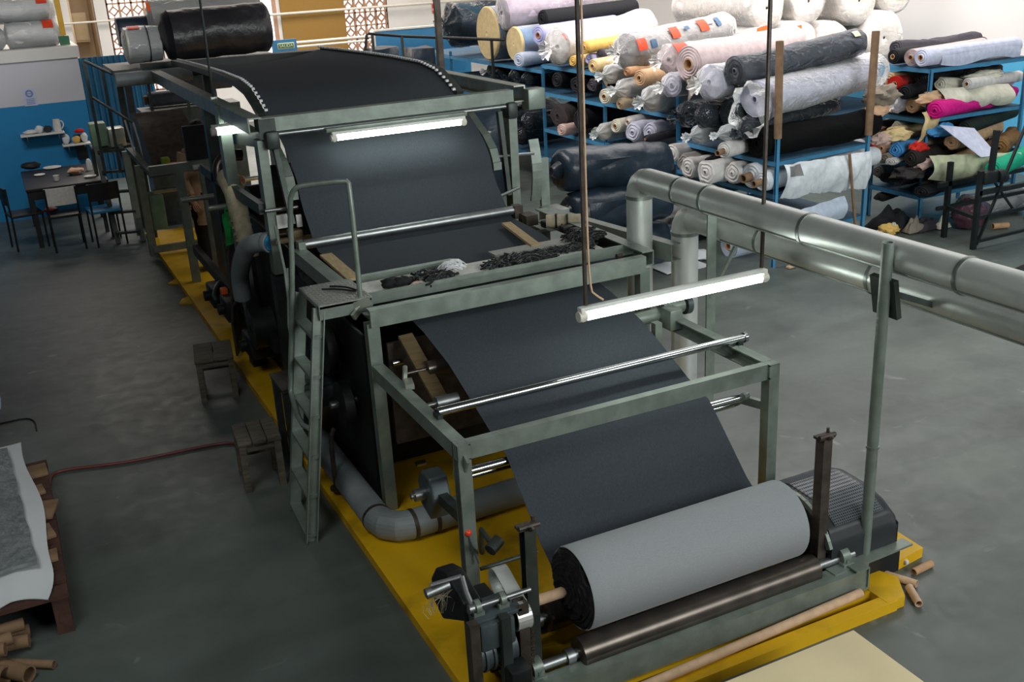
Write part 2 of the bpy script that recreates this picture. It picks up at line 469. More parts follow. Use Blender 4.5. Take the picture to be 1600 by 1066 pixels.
pipe_run([(1.36, 22.8, 0), (1.36, 22.8, 3.6)], .022, 'pvc_white', 'white pipe standing beside the dark red pipe', 'pipe', name='pipe')

# cream cabinet hanging in the pale recess
t = thing('cabinet', (1.93, 24.6, 1.95), 'small cream wall cabinet hanging in the pale recess', 'cabinet')
MB().rbox((1.93, 24.85, 2.25), (.3, .18, .6), .01).build('body', 'door_cream', t)
MB().rbox((1.93, 24.75, 2.25), (.26, .02, .52), .004).build('door', 'door_cream', t)
# yellow post on the block
t = thing('post', (1.06, 16.8, 2.36), 'yellow post with a dark green foot on the white block', 'post')
MB().box((1.06, 16.8, 2.43), (.13, .13, .12)).build('foot', 'steel_green', t).data.materials[0] = M['sign_green']
MB().box((1.06, 16.8, 3.1), (.07, .07, 1.2)).build('shaft', 'yellow_plain', t)

# blue corrugated cladding behind the railing
def corr(mb, x0, x1, y, z0, z1, pitch=.09, d=.03):
    n = int((x1 - x0) / pitch * 4)
    def f(u, v):
        x = x0 + (x1 - x0) * u; k = (x / pitch) % 1
        dd = d if k < .4 else 0
        return (x, y - dd, z0 + (z1 - z0) * v)
    mb.grid(f, n, 1, .01)
b = MB(); corr(b, 1.2, 2.48, 19, 0, 2.02); single(b, 'corrugated_panel', 'blue_corr', 'blue corrugated sheet partition behind the left railing', 'partition', flat=True)
t = thing('sign_board', (4.78, 19, 0), 'blue exit board reading SALIDA beyond the black roll', 'sign')
MB().box((4.78, 19, 1.05), (.44, .05, 1.98)).build('panel', 'sign_blue', t)
MB().rbox((4.8, 18.965, 1.935), (.3, .012, .1), .005).build('plate', 'sign_cream', t)
MB().rbox((4.8, 18.958, 1.935), (.275, .012, .078), .004).build('field', 'sign_green', t)
def text(s, size, loc, rot, m, parent, name='lettering', ext=.002):
    cu = bpy.data.curves.new(name, 'FONT'); cu.body = s; cu.size = size; cu.extrude = ext; cu.align_x = 'CENTER'; cu.align_y = 'CENTER'
    o = bpy.data.objects.new(name, cu); COL.objects.link(o)
    dg = bpy.context.evaluated_depsgraph_get(); me = bpy.data.meshes.new_from_object(o.evaluated_get(dg))
    bpy.data.objects.remove(o); me.materials.clear(); me.materials.append(M[m])
    me.transform(Matrix.Translation(V(loc)) @ rot)
    o = bpy.data.objects.new(name, me); COL.objects.link(o)
    if parent:
        me.transform(Matrix.Translation(-parent.location)); o.parent = parent
    return o
text('SALIDA', .075, (4.8, 18.950, 1.935), Matrix.Rotation(pi / 2, 4, 'X'), 'sign_cream', t)
t = thing('partition', (7.1, 19, 0), 'low blue partition with a pale top rail beyond the right railing', 'partition')
MB().box((7.4, 19.0, 1.02), (1.9, .06, 2.04)).build('panel', 'sign_blue', t)
MB().box((7.4, 18.99, 2.06), (1.92, .1, .03)).build('top_rail', 'pvc_white', t)
MB().box((6.43, 18.97, 1.02), (.05, .1, 2.04)).build('post', 'pvc_white', t)
t = thing('worktable', (9.4, 21.5, 0), 'pale long worktable with small goods far behind the blue partition', 'table')
MB().box((9.6, 21.5, 1.5), (3.2, .9, .06)).build('tabletop', 'pvc_white', t)
for x in (8.1, 11.1):
    for y in (21.1, 21.9): MB().box((x, y, .74), (.06, .06, 1.47)).build('leg', 'steel_green', t)
for i in range(9):
    h = random.uniform(.08, .2); x = 8.3 + i * .33
    single(MB().rbox((x, 21.3, 1.531 + h / 2), (.16, .2, h), .01), 'small_box', ('cardboard', 'white_sheet', 'tape_orange')[i % 3], 'small box on the pale worktable far behind the partition', 'box', 'small boxes on the far worktable')
t = thing('notice_sign', (9.75, 23.98, 2.0), 'small red and white notice on the far white wall', 'notice')
MB().box((9.7, 23.985, 2.15), (.11, .012, .28)).build('sheet', 'tape_red', t)
MB().box((9.7, 23.976, 2.1), (.09, .008, .05)).build('panel', 'tape_white', t)

# blue-and-white notice on the block wall
t = thing('notice_sign', (.46, 16.6, 1.60), 'faded blue printed notice taped on the white block wall', 'notice')
MB().box((.45, 16.592, 1.71), (.17, .006, .24)).build('sheet', 'poster', t)
g = MB(); g.lathe((.45, 16.586, 1.76), (0, 1, 0), [(-.002, .03), (-.002, .052), (.002, .052), (.002, .03)], 20)
for k in range(4): g.box((.45, 16.587, 1.685 - k * .022), (.11, .003, .008))
g.box((.45, 16.587, 1.76), (.06, .003, .01)); g.build('print', 'ink_blue', t)

# ================================================================ LIGHT
w = bpy.data.worlds.new('world'); SC.world = w; w.use_nodes = True
bg = w.node_tree.nodes['Background']; bg.inputs[0].default_value = (1.0, .93, .86, 1); bg.inputs[1].default_value = 3.2
def area(name, loc, size, power, col=(1, 1, 1), rot=(0, 0, 0), spread=pi):
    l = bpy.data.lights.new(name, 'AREA'); l.shape = 'RECTANGLE'; l.size, l.size_y = size; l.energy = power; l.color = col; l.spread = spread
    o = bpy.data.objects.new(name, l); COL.objects.link(o); o.location = loc; o.rotation_euler = rot
    return o
# skylights over the hall, then unseen area lights added as fill
area('skylight', (9.8, 12.0, 5.9), (5, 8), 420, (1, .95, .92), spread=radians(150))
area('skylight', (5.0, 20.0, 5.9), (9, 4), 700, (1, .9, .82), spread=radians(140))
area('skylight', (7.5, 5.0, 5.9), (3, 6), 50, (.93, 1, .96), spread=radians(110))
area('front_fill', (7.0, -2.8, 4.2), (8, 2.6), 430, (.95, 1, .98), rot=(radians(82), 0, radians(-4)), spread=radians(120))  # added fill from behind the camera; no window is built there
area('stack_fill', (10.4, 8.0, 5.7), (5, 1.6), 260, (1, .90, .82), rot=(radians(58), 0, 0), spread=radians(90))  # added fill, tilted to brighten the white roll stack
area('ceiling_fill', (3.4, 11.5, 5.6), (1.5, 6), 210, (1, .96, .94), rot=(0, radians(-52), 0), spread=radians(110))  # added fill turned onto the rack fronts and roll ends
area('ceiling_fill', (-1.5, 2.5, 5.9), (2, 3), 125, (.95, 1, .97))  # added fill for the near left floor and plinth
area('ceiling_fill', (-.6, 11.0, 5.9), (3, 1.5), 42, (1, .97, .95), rot=(radians(55), 0, radians(-4)), spread=radians(70))  # added fill aimed at the office block wall
SC.view_settings.view_transform = 'Standard'; SC.view_settings.look = 'None'
SC.view_settings.exposure = 0; SC.view_settings.gamma = 1; SC.view_settings.use_curve_mapping = False
# ================================================================ PLINTH
b = MB()
b.prism([(1.43, 3.43), (3.66, 3.43), (3.66, 14.2), (1.43, 14.3)], 0, .06)
b.prism([(1.43, 3.30), (3.66, 3.30), (3.66, 3.37), (1.43, 3.37)], 0, .06)
b.prism([(3.60, 3.31), (3.72, 3.31), (3.82, 3.46), (3.70, 3.72), (3.60, 3.72)], 0, .062)
b.prism([(3.66, 3.74), (3.86, 3.56), (4.15, 3.60), (4.16, 3.82), (4.0, 4.2), (3.66, 4.25)], 0, .06)
b.prism([(1.31, 10.95), (1.44, 10.9), (1.44, 11.15), (1.36, 11.1)], 0, .02)
b.prism([(1.33, 11.8), (1.44, 11.75), (1.44, 11.95)], 0, .02)
single(b, 'plinth', 'yellow_paint', 'worn yellow painted concrete plinth under the whole cloth machine', 'plinth', flat=True)

# ================================================================ WINDER
W = thing('cloth_winder', (2.7, 3.7, .06), 'steel cloth winder with two dark drums standing on the yellow plinth', 'winding machine')
# front channel and side bars
MB().channel((1.62, 3.50, .13), (3.60, 3.50, .13), .10, .12, .008, -1).build('front_bar', 'steel_green', W)
MB().channel((1.62, 4.02, .13), (3.60, 4.02, .13), .10, .12, .008, 1).build('rear_bar', 'steel_dark', W)
for x in (1.66, 3.55):
    MB().channel((x, 3.44, .14), (x, 4.08, .14), .09, .13, .008, 1 if x < 2 else -1).build('side_bar', 'steel_green', W)
for y in (3.575, 3.90):
    d = MB(); d.cyl((1.93, y, .215), (3.33, y, .215), .075, n=32)
    d.lathe((1.925, y, .215), (1, 0, 0), [(0, 0), (0, .06), (.006, .076), (.03, .0765), (.032, .074)], 32)
    o = d.build('drum', 'drum', W)
    MB().lathe((1.62, y, .215), (1, 0, 0), [(0, 0), (0, .024), (.24, .024), (.24, .038), (.28, .038), (.28, .024), (.31, .024), (.31, 0)], 16).build('shaft', 'chrome_dull', o)
    MB().cyl((3.33, y, .215), (3.6, y, .215), .024).build('shaft', 'chrome_dull', o)
    for x in (1.70, 3.52):
        g = MB(); g.lathe((x - .025, y, .225), (1, 0, 0), [(0, .022), (0, .052), (.05, .052), (.05, .022)], 20); g.rbox((x, y, .195), (.07, .13, .03), .006)
        for s in (-1, 1): g.cyl((x, y + s * .048, .205), (x, y + s * .048, .232), .011, n=6)
        g.build('bearing', 'steel_green', W)
# tall side posts holding the core
for x, s in ((1.72, 1), (3.40, -1)):
    po = MB().channel((x, 3.62, .15), (x, 3.62, .93), .055, .06, .006, s, (0, 1, 0)).build('core_post', 'steel_brown' if s < 0 else 'steel_dark', W)
    g = MB(); g.box((x, 3.62, .935), (.1, .05, .014)); g.cyl((x - .05, 3.60, .945), (x + .05, 3.60, .945), .012, n=8); g.cyl((x, 3.585, .93), (x, 3.56, .955), .008, n=6)
    g.cyl((x + .04, 3.64, .935), (x + .04, 3.64, .965), .009, n=6); g.build('post_cap', 'steel_brown', po)
# motor guard at the right end
gd = MB()
x0, x1, y0, y1, zb, zt = 3.44, 3.90, 3.56, 4.12, .20, .44
def guard(u, v):
    # v goes over the hood from front to rear, rounded corners
    L = [(y0, zb), (y0, zb + .12), (y0 + .03, zt - .05), (y0 + .10, zt - .005), (y0 + .22, zt + .03), (y1 - .16, zt + .035), (y1 - .05, zt), (y1, zt - .09), (y1, zb)]
    k = v * (len(L) - 1); i = min(int(k), len(L) - 2); f = k - i
    y = L[i][0] * (1 - f) + L[i + 1][0] * f; z = L[i][1] * (1 - f) + L[i + 1][1] * f
    sh = .0
    if u > .9: sh = (u - .9) / .1
    return (x0 + (x1 - x0) * u, y, z - .05 * sh * sh * ((z - zb) / (zt - zb)))
gd.grid(guard, 20, 32, .006)
gd.grid(lambda u, v: (x1, y0 + (y1 - y0) * u, zb + (.12 + .1 * sin(pi * u)) * v), 8, 2, .006)
G = gd.build('motor_guard', 'cover_black', W)
pg = MB(); nu, nv = 24, 26
def gp(u, v): return V((x0 + .05 + (x1 - x0 - .13) * u, guard(.3, .26 + .56 * v)[1], guard(.3, .26 + .56 * v)[2] + .009))
for i in range(nu):
    for j in range(nv):
        q = [gp((i + du) / nu, (j + .5 * (i % 2) * 0 + dv) / nv) for du, dv in ((0, 0), (.5, 0), (1, 0), (1, .5), (1, 1), (.5, 1), (0, 1), (0, .5))]
        h = [gp((i + .5 + .33 * cos(a_)) / nu, (j + .5 + .33 * sin(a_)) / nv) for a_ in [pi * (1.25 + .25 * k) for k in range(8)]]
        o8 = [pg.bm.verts.new(p) for p in q]; i8 = [pg.bm.verts.new(p) for p in h]
        for k in range(8): pg._f([o8[k], o8[(k + 1) % 8], i8[(k + 1) % 8], i8[k]])
pg.build('mesh_panel', 'guard_mesh', G)
MB().cyl((3.48, 3.86, .30), (3.80, 3.86, .30), .12, n=24).build('motor', 'motor', G)
rr = MB()
for i in range(18):
    a0, a1 = pi * (.12 + .76 * i / 18), pi * (.12 + .76 * (i + 1) / 18)
    rr.bar((3.425, 3.84 - .30 * cos(a0), .19 + .30 * sin(a0)), (3.425, 3.84 - .30 * cos(a1), .19 + .30 * sin(a1)), .03, .02, (1, 0, 0))
rr.build('rim', 'steel_green', G)
b = MB(); b.box((3.66, 3.85, .10), (.52, .60, .17)); b.build('motor_base', 'steel_black', W)
b = MB(); b.bar((3.40, 3.52, .19), (3.96, 3.54, .19), .07, .012); b.build('ledge', 'steel_green', W)
# gearbox and crank at the left end
b = MB(); b.extr([(1.40, 3.64, .63), (1.40, 3.62, .55), (1.40, 3.92, .38), (1.40, 4.02, .42), (1.40, 4.04, .54), (1.40, 3.96, .64), (1.40, 3.84, .68)], (.09, 0, 0)); gb = b.build('chain_case', 'steel_black', W, bevel=.01)
b = MB(); b.rbox((1.50, 3.60, .58), (.17, .20, .14), .015); b.cyl((1.42, 3.60, .45), (1.60, 3.60, .45), .085, n=20)
for k in range(4): b.lathe((1.44 + k * .04, 3.60, .45), (1, 0, 0), [(0, .085), (0, .094), (.012, .094), (.012, .085)], 20)
b.rbox((1.52, 3.6, .655), (.22, .16, .02), .004); b.build('gearbox', 'motor', W)
b = MB(); b.cyl((1.41, 3.58, .70), (1.70, 3.58, .70), .012, n=10).build('crank_shaft', 'chrome_dull', W)
b = MB(); b.tube([(1.42, 3.58, .70), (1.41, 3.62, .76), (1.41, 3.66, .82)], .013, 8); b.tube([(1.41, 3.66, .82), (1.27, 3.68, .81)], .010, 8); b.cyl((1.25, 3.69, .765), (1.36, 3.695, .775), .024, n=14); b.lathe((1.42, 3.58, .70), (1, 0, 0), [(-.02, 0), (-.02, .022), (.02, .022), (.02, 0)], 12)
b.build('crank_handle', 'chrome_dull', W)
for x in (1.44, 1.56):
    g = MB(); g.lathe((x - .012, 3.58, .70), (1, 0, 0), [(0, .013), (0, .032), (.024, .032), (.024, .013)], 14); g.box((x, 3.58, .675), (.05, .05, .02)); g.cyl((x - .015, 3.60, .68), (x - .015, 3.60, .70), .009, n=6); g.build('bearing', 'steel_green', W)
# rounded chain guard
def oval(c0, c1, r, n=8):
    c0, c1 = V(c0), V(c1); d = (c1 - c0).normalized(); nrm = V((0, -d.z, d.y)); P = []
    for i in range(n + 1):
        a = pi * i / n; P.append(c1 + nrm * (r * cos(a)) + d * (r * sin(a)))
    for i in range(n + 1):
        a = pi * i / n; P.append(c0 - nrm * (r * cos(a)) - d * (r * sin(a)))
    return P
P = oval((1.64, 3.575, .53), (1.64, 3.76, .605), .062, 12)
b = MB(); b.extr(P, (.012, 0, 0)); n = len(P)
for i in range(n): b.bar(P[i], P[(i + 1) % n], .008, .07, (1, 0, 0))
b.build('chain_guard', 'galv', W)
def chain(mb, pts, pitch=.016):
    pts = [V(p) for p in pts]
    for a, c in zip(pts, pts[1:]):
        L = (c - a).length; k = max(1, int(L / pitch))
        for i in range(k):
            m = a.lerp(c, (i + .5) / k); mb.bar(m - (c - a).normalized() * pitch * .36, m + (c - a).normalized() * pitch * .36, .012 if i % 2 else .018, .008, (0, 1, .01))
g = MB(); chain(g, [(1.68, 3.53, .54), (1.68, 3.56, .17)]); chain(g, [(1.68, 3.61, .54), (1.68, 3.64, .17)]); chain(g, [(1.68, 3.56, .17), (1.68, 3.64, .17)]); g.build('drive_chain', 'chain', W)
MB().lathe((1.665, 3.60, .20), (1, 0, 0), [(0, 0), (0, .05), (.02, .05), (.02, 0)], 20).build('sprocket', 'steel_black', W)
MB().channel((1.635, 3.55, .08), (1.635, 3.55, .62), .05, .06, .006, 1, (0, 1, 0)).build('leg', 'steel_brown', W)
for x, y in ((1.39, 3.52), (1.53, 3.50), (1.46, 3.72)):
    MB().box((x, y, .33), (.045, .045, .56)).build('leg', 'steel_brown' if x < 1.45 else 'steel_dark', W)
b = MB(); b.tube([(1.62, 3.76, .78), (1.66, 4.0, .74), (1.72, 4.16, .56), (1.76, 4.25, .45)], .014, 8); b.cyl((1.60, 3.77, .77), (1.66, 3.80, .79), .03, n=12); b.tube([(1.60, 3.9, .6), (1.74, 3.9, .6), (1.9, 3.9, .6)], .01, 8); b.build('linkage', 'steel_dark', W)
b = MB(); b.tube([(1.735, 4.24, .40), (1.715, 4.27, .50), (1.705, 4.28, .555)], .007, 8); lv = b.build('lever', 'chrome_dull', W)
MB().sphere((1.703, 4.282, .565), .019, 14).build('knob', 'red_knob', lv)
b = MB(); b.rbox((1.56, 3.46, .30), (.10, .10, .14), .01); b.cyl((1.54, 3.46, .2), (1.54, 3.5, .2), .05, n=16); b.build('pump', 'steel_black', W)
g = MB()
for i in range(16):
    a = random.random() * 6.3; L = random.uniform(.03, .1)
    g.tube([(1.33 + random.uniform(-.05, .05), 3.70, .74), (1.32 + L * cos(a), 3.72 + L * .3, .70 - L * .5), (1.32 + L * cos(a) * .7, 3.73, .66 - L * .6)], .0015, 4, 1)
g.build('lint', 'cream_wrap', W)

for ch in W.children:
    nm = ch.name.split('.')[0]
    if nm in ('gearbox', 'crank_shaft', 'crank_handle', 'lint') or (nm == 'bearing' and max(v.co.z for v in ch.data.vertices) > .5): ch.data.transform(Matrix.Translation((0, 0, -.06)))
MB().lathe((1.63, 3.59, .54), (1, 0, 0), [(0, 0), (0, .042), (.015, .042), (.015, 0)], 22).build('sprocket', 'steel_black', W)
MB().box((1.60, 3.86, .30), (.10, .24, .34)).build('housing', 'steel_black', W, bevel=.01)

# ---- the wound roll
R = thing('cloth_roll', (2.63, 3.72, .21), 'large grey roll of cloth lying on the dark winder drums', 'cloth roll')
YR, ZR, RR = 3.737, .450, .205
def rolln(t, an, r): return r * (1 + .004 * noise.noise(V((t * 2, cos(an) * 2, sin(an) * 2))))
b = MB(); b.lathe((2.0, YR, ZR), (1, 0, 0), [(0.004, RR - .012), (0, RR - .003), (.008, RR)] + [(.008 + 1.25 * i / 20, RR) for i in range(1, 21)] + [(1.262, RR - .012), (1.262, .03)], 56, rolln)
b.build('outer_wrap', 'cloth_roll', R)
b = MB(); pr = []
for i in range(15):
    r = RR - .006 - i * .0125; k = i % 2
    pr += [(-.002 - .005 * k - .0045 * i, r), (-.003 - .005 * k - .0045 * i, r - .010)]
pr.append((-.05, .024))
b.lathe((2.0, YR, ZR), (1, 0, 0), pr, 48, lambda t, an, r: r * (1 + .05 * noise.noise(V((r * 40, cos(an) * 2, sin(an) * 2)))))
for v in b.bm.verts: v.co.x += .022 * noise.noise(v.co * 14) + .012 * noise.noise(v.co * 40)
b.build('roll_end', 'cloth_black', R)
MB().pipe((1.80, YR, ZR), (3.36, YR, ZR), .026, .021).build('core', 'cardboard_pale', R)

# ================================================================ CLOTH WEB
PW = [(3.93, .40, 2.0, 3.28), (3.96, .46, 2.0, 3.28), (4.07, .535, 2.0, 3.28), (4.22, .68, 2.0, 3.28), (4.385, .838, 2.0, 3.28), (4.43, .872, 2.0, 3.28), (4.50, .893, 2.0, 3.28), (4.63, .935, 2.0, 3.28), (4.83, 1.015, 2.0, 3.29),
      (5.13, 1.135, 2.0, 3.29), (5.49, 1.215, 2.0, 3.3), (5.70, 1.25, 1.99, 3.3), (6.25, 1.335, 1.9, 3.35), (6.6, 1.36, 1.86, 3.38), (6.95, 1.365, 1.85, 3.4), (7.10, 1.366, 1.85, 3.4), (7.19, 1.40, 1.85, 3.4), (7.26, 1.48, 1.85, 3.4), (7.38, 1.60, 1.85, 3.4), (7.44, 1.69, 1.85, 3.4),
      (7.45, 1.74, 1.85, 3.4), (7.47, 1.80, 1.85, 3.4), (7.56, 1.90, 1.85, 3.4), (7.72, 2.02, 1.85, 3.4), (7.9, 2.12, 1.85, 3.4), (8.1, 2.215, 1.85, 3.4), (8.3, 2.30, 1.85, 3.4), (8.52, 2.37, 1.85, 3.4), (8.85, 2.405, 1.85, 3.4), (9.6, 2.41, 1.85, 3.4), (10.4, 2.40, 1.85, 3.4), (11.2, 2.385, 1.85, 3.4), (12.0, 2.365, 1.85, 3.4)]
def web(u, v):
    k = v * (len(PW) - 1); i = min(int(k), len(PW) - 2); f = k - i
    a, c = PW[i], PW[i + 1]; y, z, xl, xr = [a[j] * (1 - f) + c[j] * f for j in range(4)]
    x = xl + (xr - xl) * u
    s = max(0, min(1, (y - 7.9) / 1.6)); z -= s * .085 * 4 * u * (1 - u)
    if y < 5.2: z += .003 * sin(u * 9 + y * 3)
    return (x, y, z)
b = MB(); b.grid(web, 26, (len(PW) - 1) * 2, .0025)
single(b, 'cloth_web', 'cloth_dark', 'wide dark navy cloth web running over the machine down to the grey roll', 'cloth', angle=60)

# ================================================================ EXIT FRAME
E_ = thing('exit_frame', (2.68, 5.0, .06), 'pale green steel exit frame with chrome rollers in front of the ladder', 'machine frame')
g = MB(); g.channel((1.70, 4.32, 1.008), (3.66, 4.32, 1.008), .05, .092, .007, -1); g.build('front_beam', 'steel_green', E_)
for x in (1.715, 3.625):
    s = 1 if x < 2 else -1
    MB().channel((x, 4.28, 1.01), (x, 5.54, 1.01), .07, .085, .008, s).build('side_rail', 'steel_green', E_)
    MB().channel((x, 4.315, .06), (x, 4.315, 1.055), .07, .07, .008, s, (0, 1, 0)).build('post', 'steel_green', E_)
    MB().box((x, 4.315, .066), (.12, .12, .012)).build('foot_plate', 'steel_dark', E_)
MB().bar((1.715, 4.28, 1.0), (1.715, 4.40, .80), .012, .10).build('gusset', 'steel_green', E_)
o = MB().cyl((1.735, 4.65, 1.085), (3.70, 4.65, 1.085), .024, n=20).build('guide_rod', 'chrome', E_)
for x in (1.735, 3.655):
    g = MB(); g.box((x, 4.655, 1.06), (.03, .07, .03)); g.cyl((x, 4.685, 1.055), (x, 4.685, 1.09), .008, n=8); g.build('rod_seat', 'steel_dark', o)
MB().lathe((3.69, 4.65, 1.085), (1, 0, 0), [(0, .024), (0, .032), (.02, .032), (.02, 0)], 16).build('end_collar', 'chrome', o)
for y, z in ((4.428, .824), (4.52, .745)):
    MB().cyl((1.76, y, z), (3.52, y, z), .0235, n=20).build('guide_roller', 'chrome', E_)
g = MB(); g.tube([(3.50, 4.40, .84), (3.545, 4.41, .84), (3.55, 4.46, .80), (3.545, 4.52, .745), (3.50, 4.53, .745)], .022, 8, 1); g.bar((3.53, 4.46, .8), (3.62, 4.33, .78), .03, .05); g.build('roller_bracket', 'steel_green', E_)
g = MB(); g.bar((1.76, 4.46, .80), (1.72, 4.33, .80), .03, .06); g.build('roller_bracket', 'steel_green', E_)
# grey striped pulley by the left post
g = MB(); g.extr([(1.66, 4.68, .70), (1.66, 4.80, .70), (1.66, 4.86, .62), (1.66, 4.84, .48), (1.66, 4.70, .44), (1.66, 4.64, .58)], (.11, 0, 0)); o = g.build('pulley_case', 'motor', E_, bevel=.012)
MB().cyl((1.60, 4.76, .58), (1.66, 4.76, .58), .035, n=14).cyl((1.58, 4.76, .58), (1.60, 4.76, .58), .018, n=10).build('hub', 'chrome_dull', o)
MB().bar((1.74, 4.34, .58), (1.72, 4.72, .58), .05, .06).build('bracket', 'steel_dark', E_)
# spools and short rollers inside the left rail
MB().cyl((1.80, 5.30, 1.06), (1.98, 5.30, 1.06), .012, n=10).cyl((1.93, 5.30, 1.06), (2.06, 5.30, 1.06), .047, n=22).build('spool', 'drum', E_)
g = MB(); g.cyl((1.80, 4.98, .98), (1.86, 4.98, .98), .014, n=10); g.cyl((1.85, 4.98, .98), (1.98, 4.98, .98), .038, n=22); g.build('spool', 'chrome_dull', E_)
g = MB(); g.tube([(1.76, 5.22, 1.03), (1.78, 5.25, 1.09), (1.80, 5.30, 1.10)], .015, 8, 1); g.bar((1.75, 5.10, 1.06), (1.78, 5.22, 1.05), .05, .03); g.build('spool_arm', 'tin', E_)
MB().cyl((1.80, 5.52, 1.05), (1.86, 5.52, 1.05), .02, n=12).build('stud', 'chrome', E_)
MB().cyl((1.86, 5.44, .40), (1.92, 5.44, .40), .018, n=12).build('stud', 'chrome', E_)
# rear roller unit on the right rail
g = MB(); g.rbox((3.60, 5.26, 1.05), (.10, .12, .14), .015); g.cyl((3.36, 5.36, 1.05), (3.62, 5.36, 1.05), .045, n=18); g.cyl((3.58, 5.35, 1.09), (3.74, 5.35, 1.09), .05, n=18); g.build('bearing_block', 'steel_green', E_)
MB().cyl((3.80, 5.42, 1.06), (3.84, 5.42, 1.06), .07, n=20).build('hand_wheel', 'motor', E_)
MB().box((3.46, 5.22, .93), (.05, .05, .26)).build('drop_link', 'steel_green', E_)
MB().bar((1.90, 5.54, 1.20), (1.93, 5.08, .92), .09, .02).build('tan_board', 'brass_wood', E_)
MB().box((2.55, 5.60, .82), (1.5, .03, .66)).build('back_plate', 'steel_brown', E_)

# ================================================================ TRIMMING FRAME
T = thing('trimming_frame', (2.66, 6.2, .06), 'grey-green steel trimming frame with trays between the ladder and the ducts', 'machine frame')
g = MB(); g.channel((1.70, 5.58, 1.335), (3.60, 5.58, 1.335), .06, .11, .008, -1); g.box((1.725, 5.545, 1.335), (.05, .01, .10)); g.build('front_beam', 'steel_green', T)
MB().bar((1.80, 5.86, 1.36), (3.70, 5.86, 1.36), .012, .075).build('front_lip', 'steel_green', T)
MB().box((2.65, 5.735, 1.305), (1.86, .25, .01)).build('tray_floor', 'steel_dark', T)
MB().box((2.66, 6.03, 1.362), (1.72, .30, .012)).build('white_tray', 'felt_white', T)
MB().bar((1.86, 6.24, 1.375), (2.52, 6.24, 1.375), .05, .045).build('back_lip', 'steel_green', T)
MB().bar((2.80, 6.22, 1.385), (3.62, 6.22, 1.385), .11, .02).build('back_lip', 'plate', T)
for x in (1.72, 3.60):
    s = 1 if x < 2 else -1
    g = MB(); g.channel((x, 5.6, .06), (x, 5.6, 1.30), .075, .07, .008, s, (0, 1, 0)); g.build('post', 'steel_green', T)
    MB().channel((x + (.06 if s < 0 else 0), 5.62 if s < 0 else 6.2, 1.35), (x + (.06 if s < 0 else 0), 7.15, 1.35), .09, .10, .008, s).build('side_rail', 'steel_green', T)
    MB().box((x, 7.0, .66), (.08, .08, 1.2)).build('post', 'steel_dark', T)
MB().bar((1.82, 6.20, 1.395), (1.84, 6.88, 1.395), .085, .018).build('board', 'board_tan', T)
MB().bar((3.13, 6.20, 1.395), (3.24, 6.90, 1.395), .07, .018).build('board', 'board_tan', T)
MB().cyl((1.76, 7.14, 1.425), (3.44, 7.14, 1.425), .034, n=22).build('guide_roller', 'chrome_dull', T)
g = MB(); g.box((3.45, 7.14, 1.41), (.07, .08, .10)); g.box((3.50, 7.05, 1.36), (.10, .14, .08)); g.build('roller_bracket', 'steel_brown', T)
g = MB(); g.box((1.74, 7.15, 1.40), (.05, .09, .10)); g.build('roller_bracket', 'steel_green', T)
g = MB(); g.cyl((3.50, 6.75, 1.40), (3.72, 6.62, 1.40), .05, n=18); g.build('ribbed_roller', 'cream_wrap', T)
for y in (6.66, 6.72): MB().lathe((3.58 + (6.70 - y), y, 1.40), (.86, -.5, 0), [(0, .05), (0, .056), (.015, .056), (.015, .05)], 16).build('band', 'rubber', T)
for i in range(5): MB().rbox((3.55 + random.uniform(-.05, .1), 6.35 + i * .11, 1.37), (.12, .07, .05), .008).build('clamp_block', ('steel_black', 'steel_brown')[i % 2], T)
MB().cyl((3.46, 5.69, 1.38), (3.5, 5.69, 1.38), .02, n=6).build('bolt', 'steel_brown', T)
MB().rbox((2.66, 6.55, .62), (1.6, .8, 1.1), .02).build('shade_block', 'steel_black', T)  # black box added under the web to block light from the back
# dark drive side at the left: wheels, belts, motor, pipes
for y, z, r in ((6.2, .98, .17), (6.55, .72, .13), (5.92, .70, .14)):
    g = MB(); g.lathe((1.55, y, z), (1, 0, 0), [(0, .03), (0, r - .03), (.01, r), (.07, r), (.08, r - .02), (.08, .02)], 32)
    o = g.build('drive_wheel', 'steel_black', T)
    MB().cyl((1.50, y, z), (1.74, y, z), .025, n=12).build('axle', 'chrome_dull', o)
g = MB(); g.box((1.68, 6.5, .66), (.02, 1.7, 1.1)); g.build('side_plate', 'steel_black', T)
g = MB(); g.cyl((1.40, 6.35, .62), (1.66, 6.35, .62), .10, n=22); g.rbox((1.5, 6.35, .74), (.12, .1, .06), .01)
for k in range(8): g.bar((1.42, 6.35 + .10 * cos(k * .8), .62 + .10 * sin(k * .8)), (1.64, 6.35 + .10 * cos(k * .8), .62 + .10 * sin(k * .8)), .01, .014)
g.build('motor', 'motor', T)
g = MB(); g.tube([(1.44, 6.75, .08), (1.44, 6.75, .45), (1.50, 6.75, .60), (1.66, 6.75, .62)], .03, 10, 1); g.tube([(1.48, 5.95, .10), (1.48, 5.95, .46), (1.52, 6.0, .5)], .016, 8, 1); g.lathe((1.48, 5.95, .10), (0, 0, 1), [(0, 0), (0, .04), (.02, .04), (.02, 0)], 12); g.build('pipework', 'steel_brown', T)

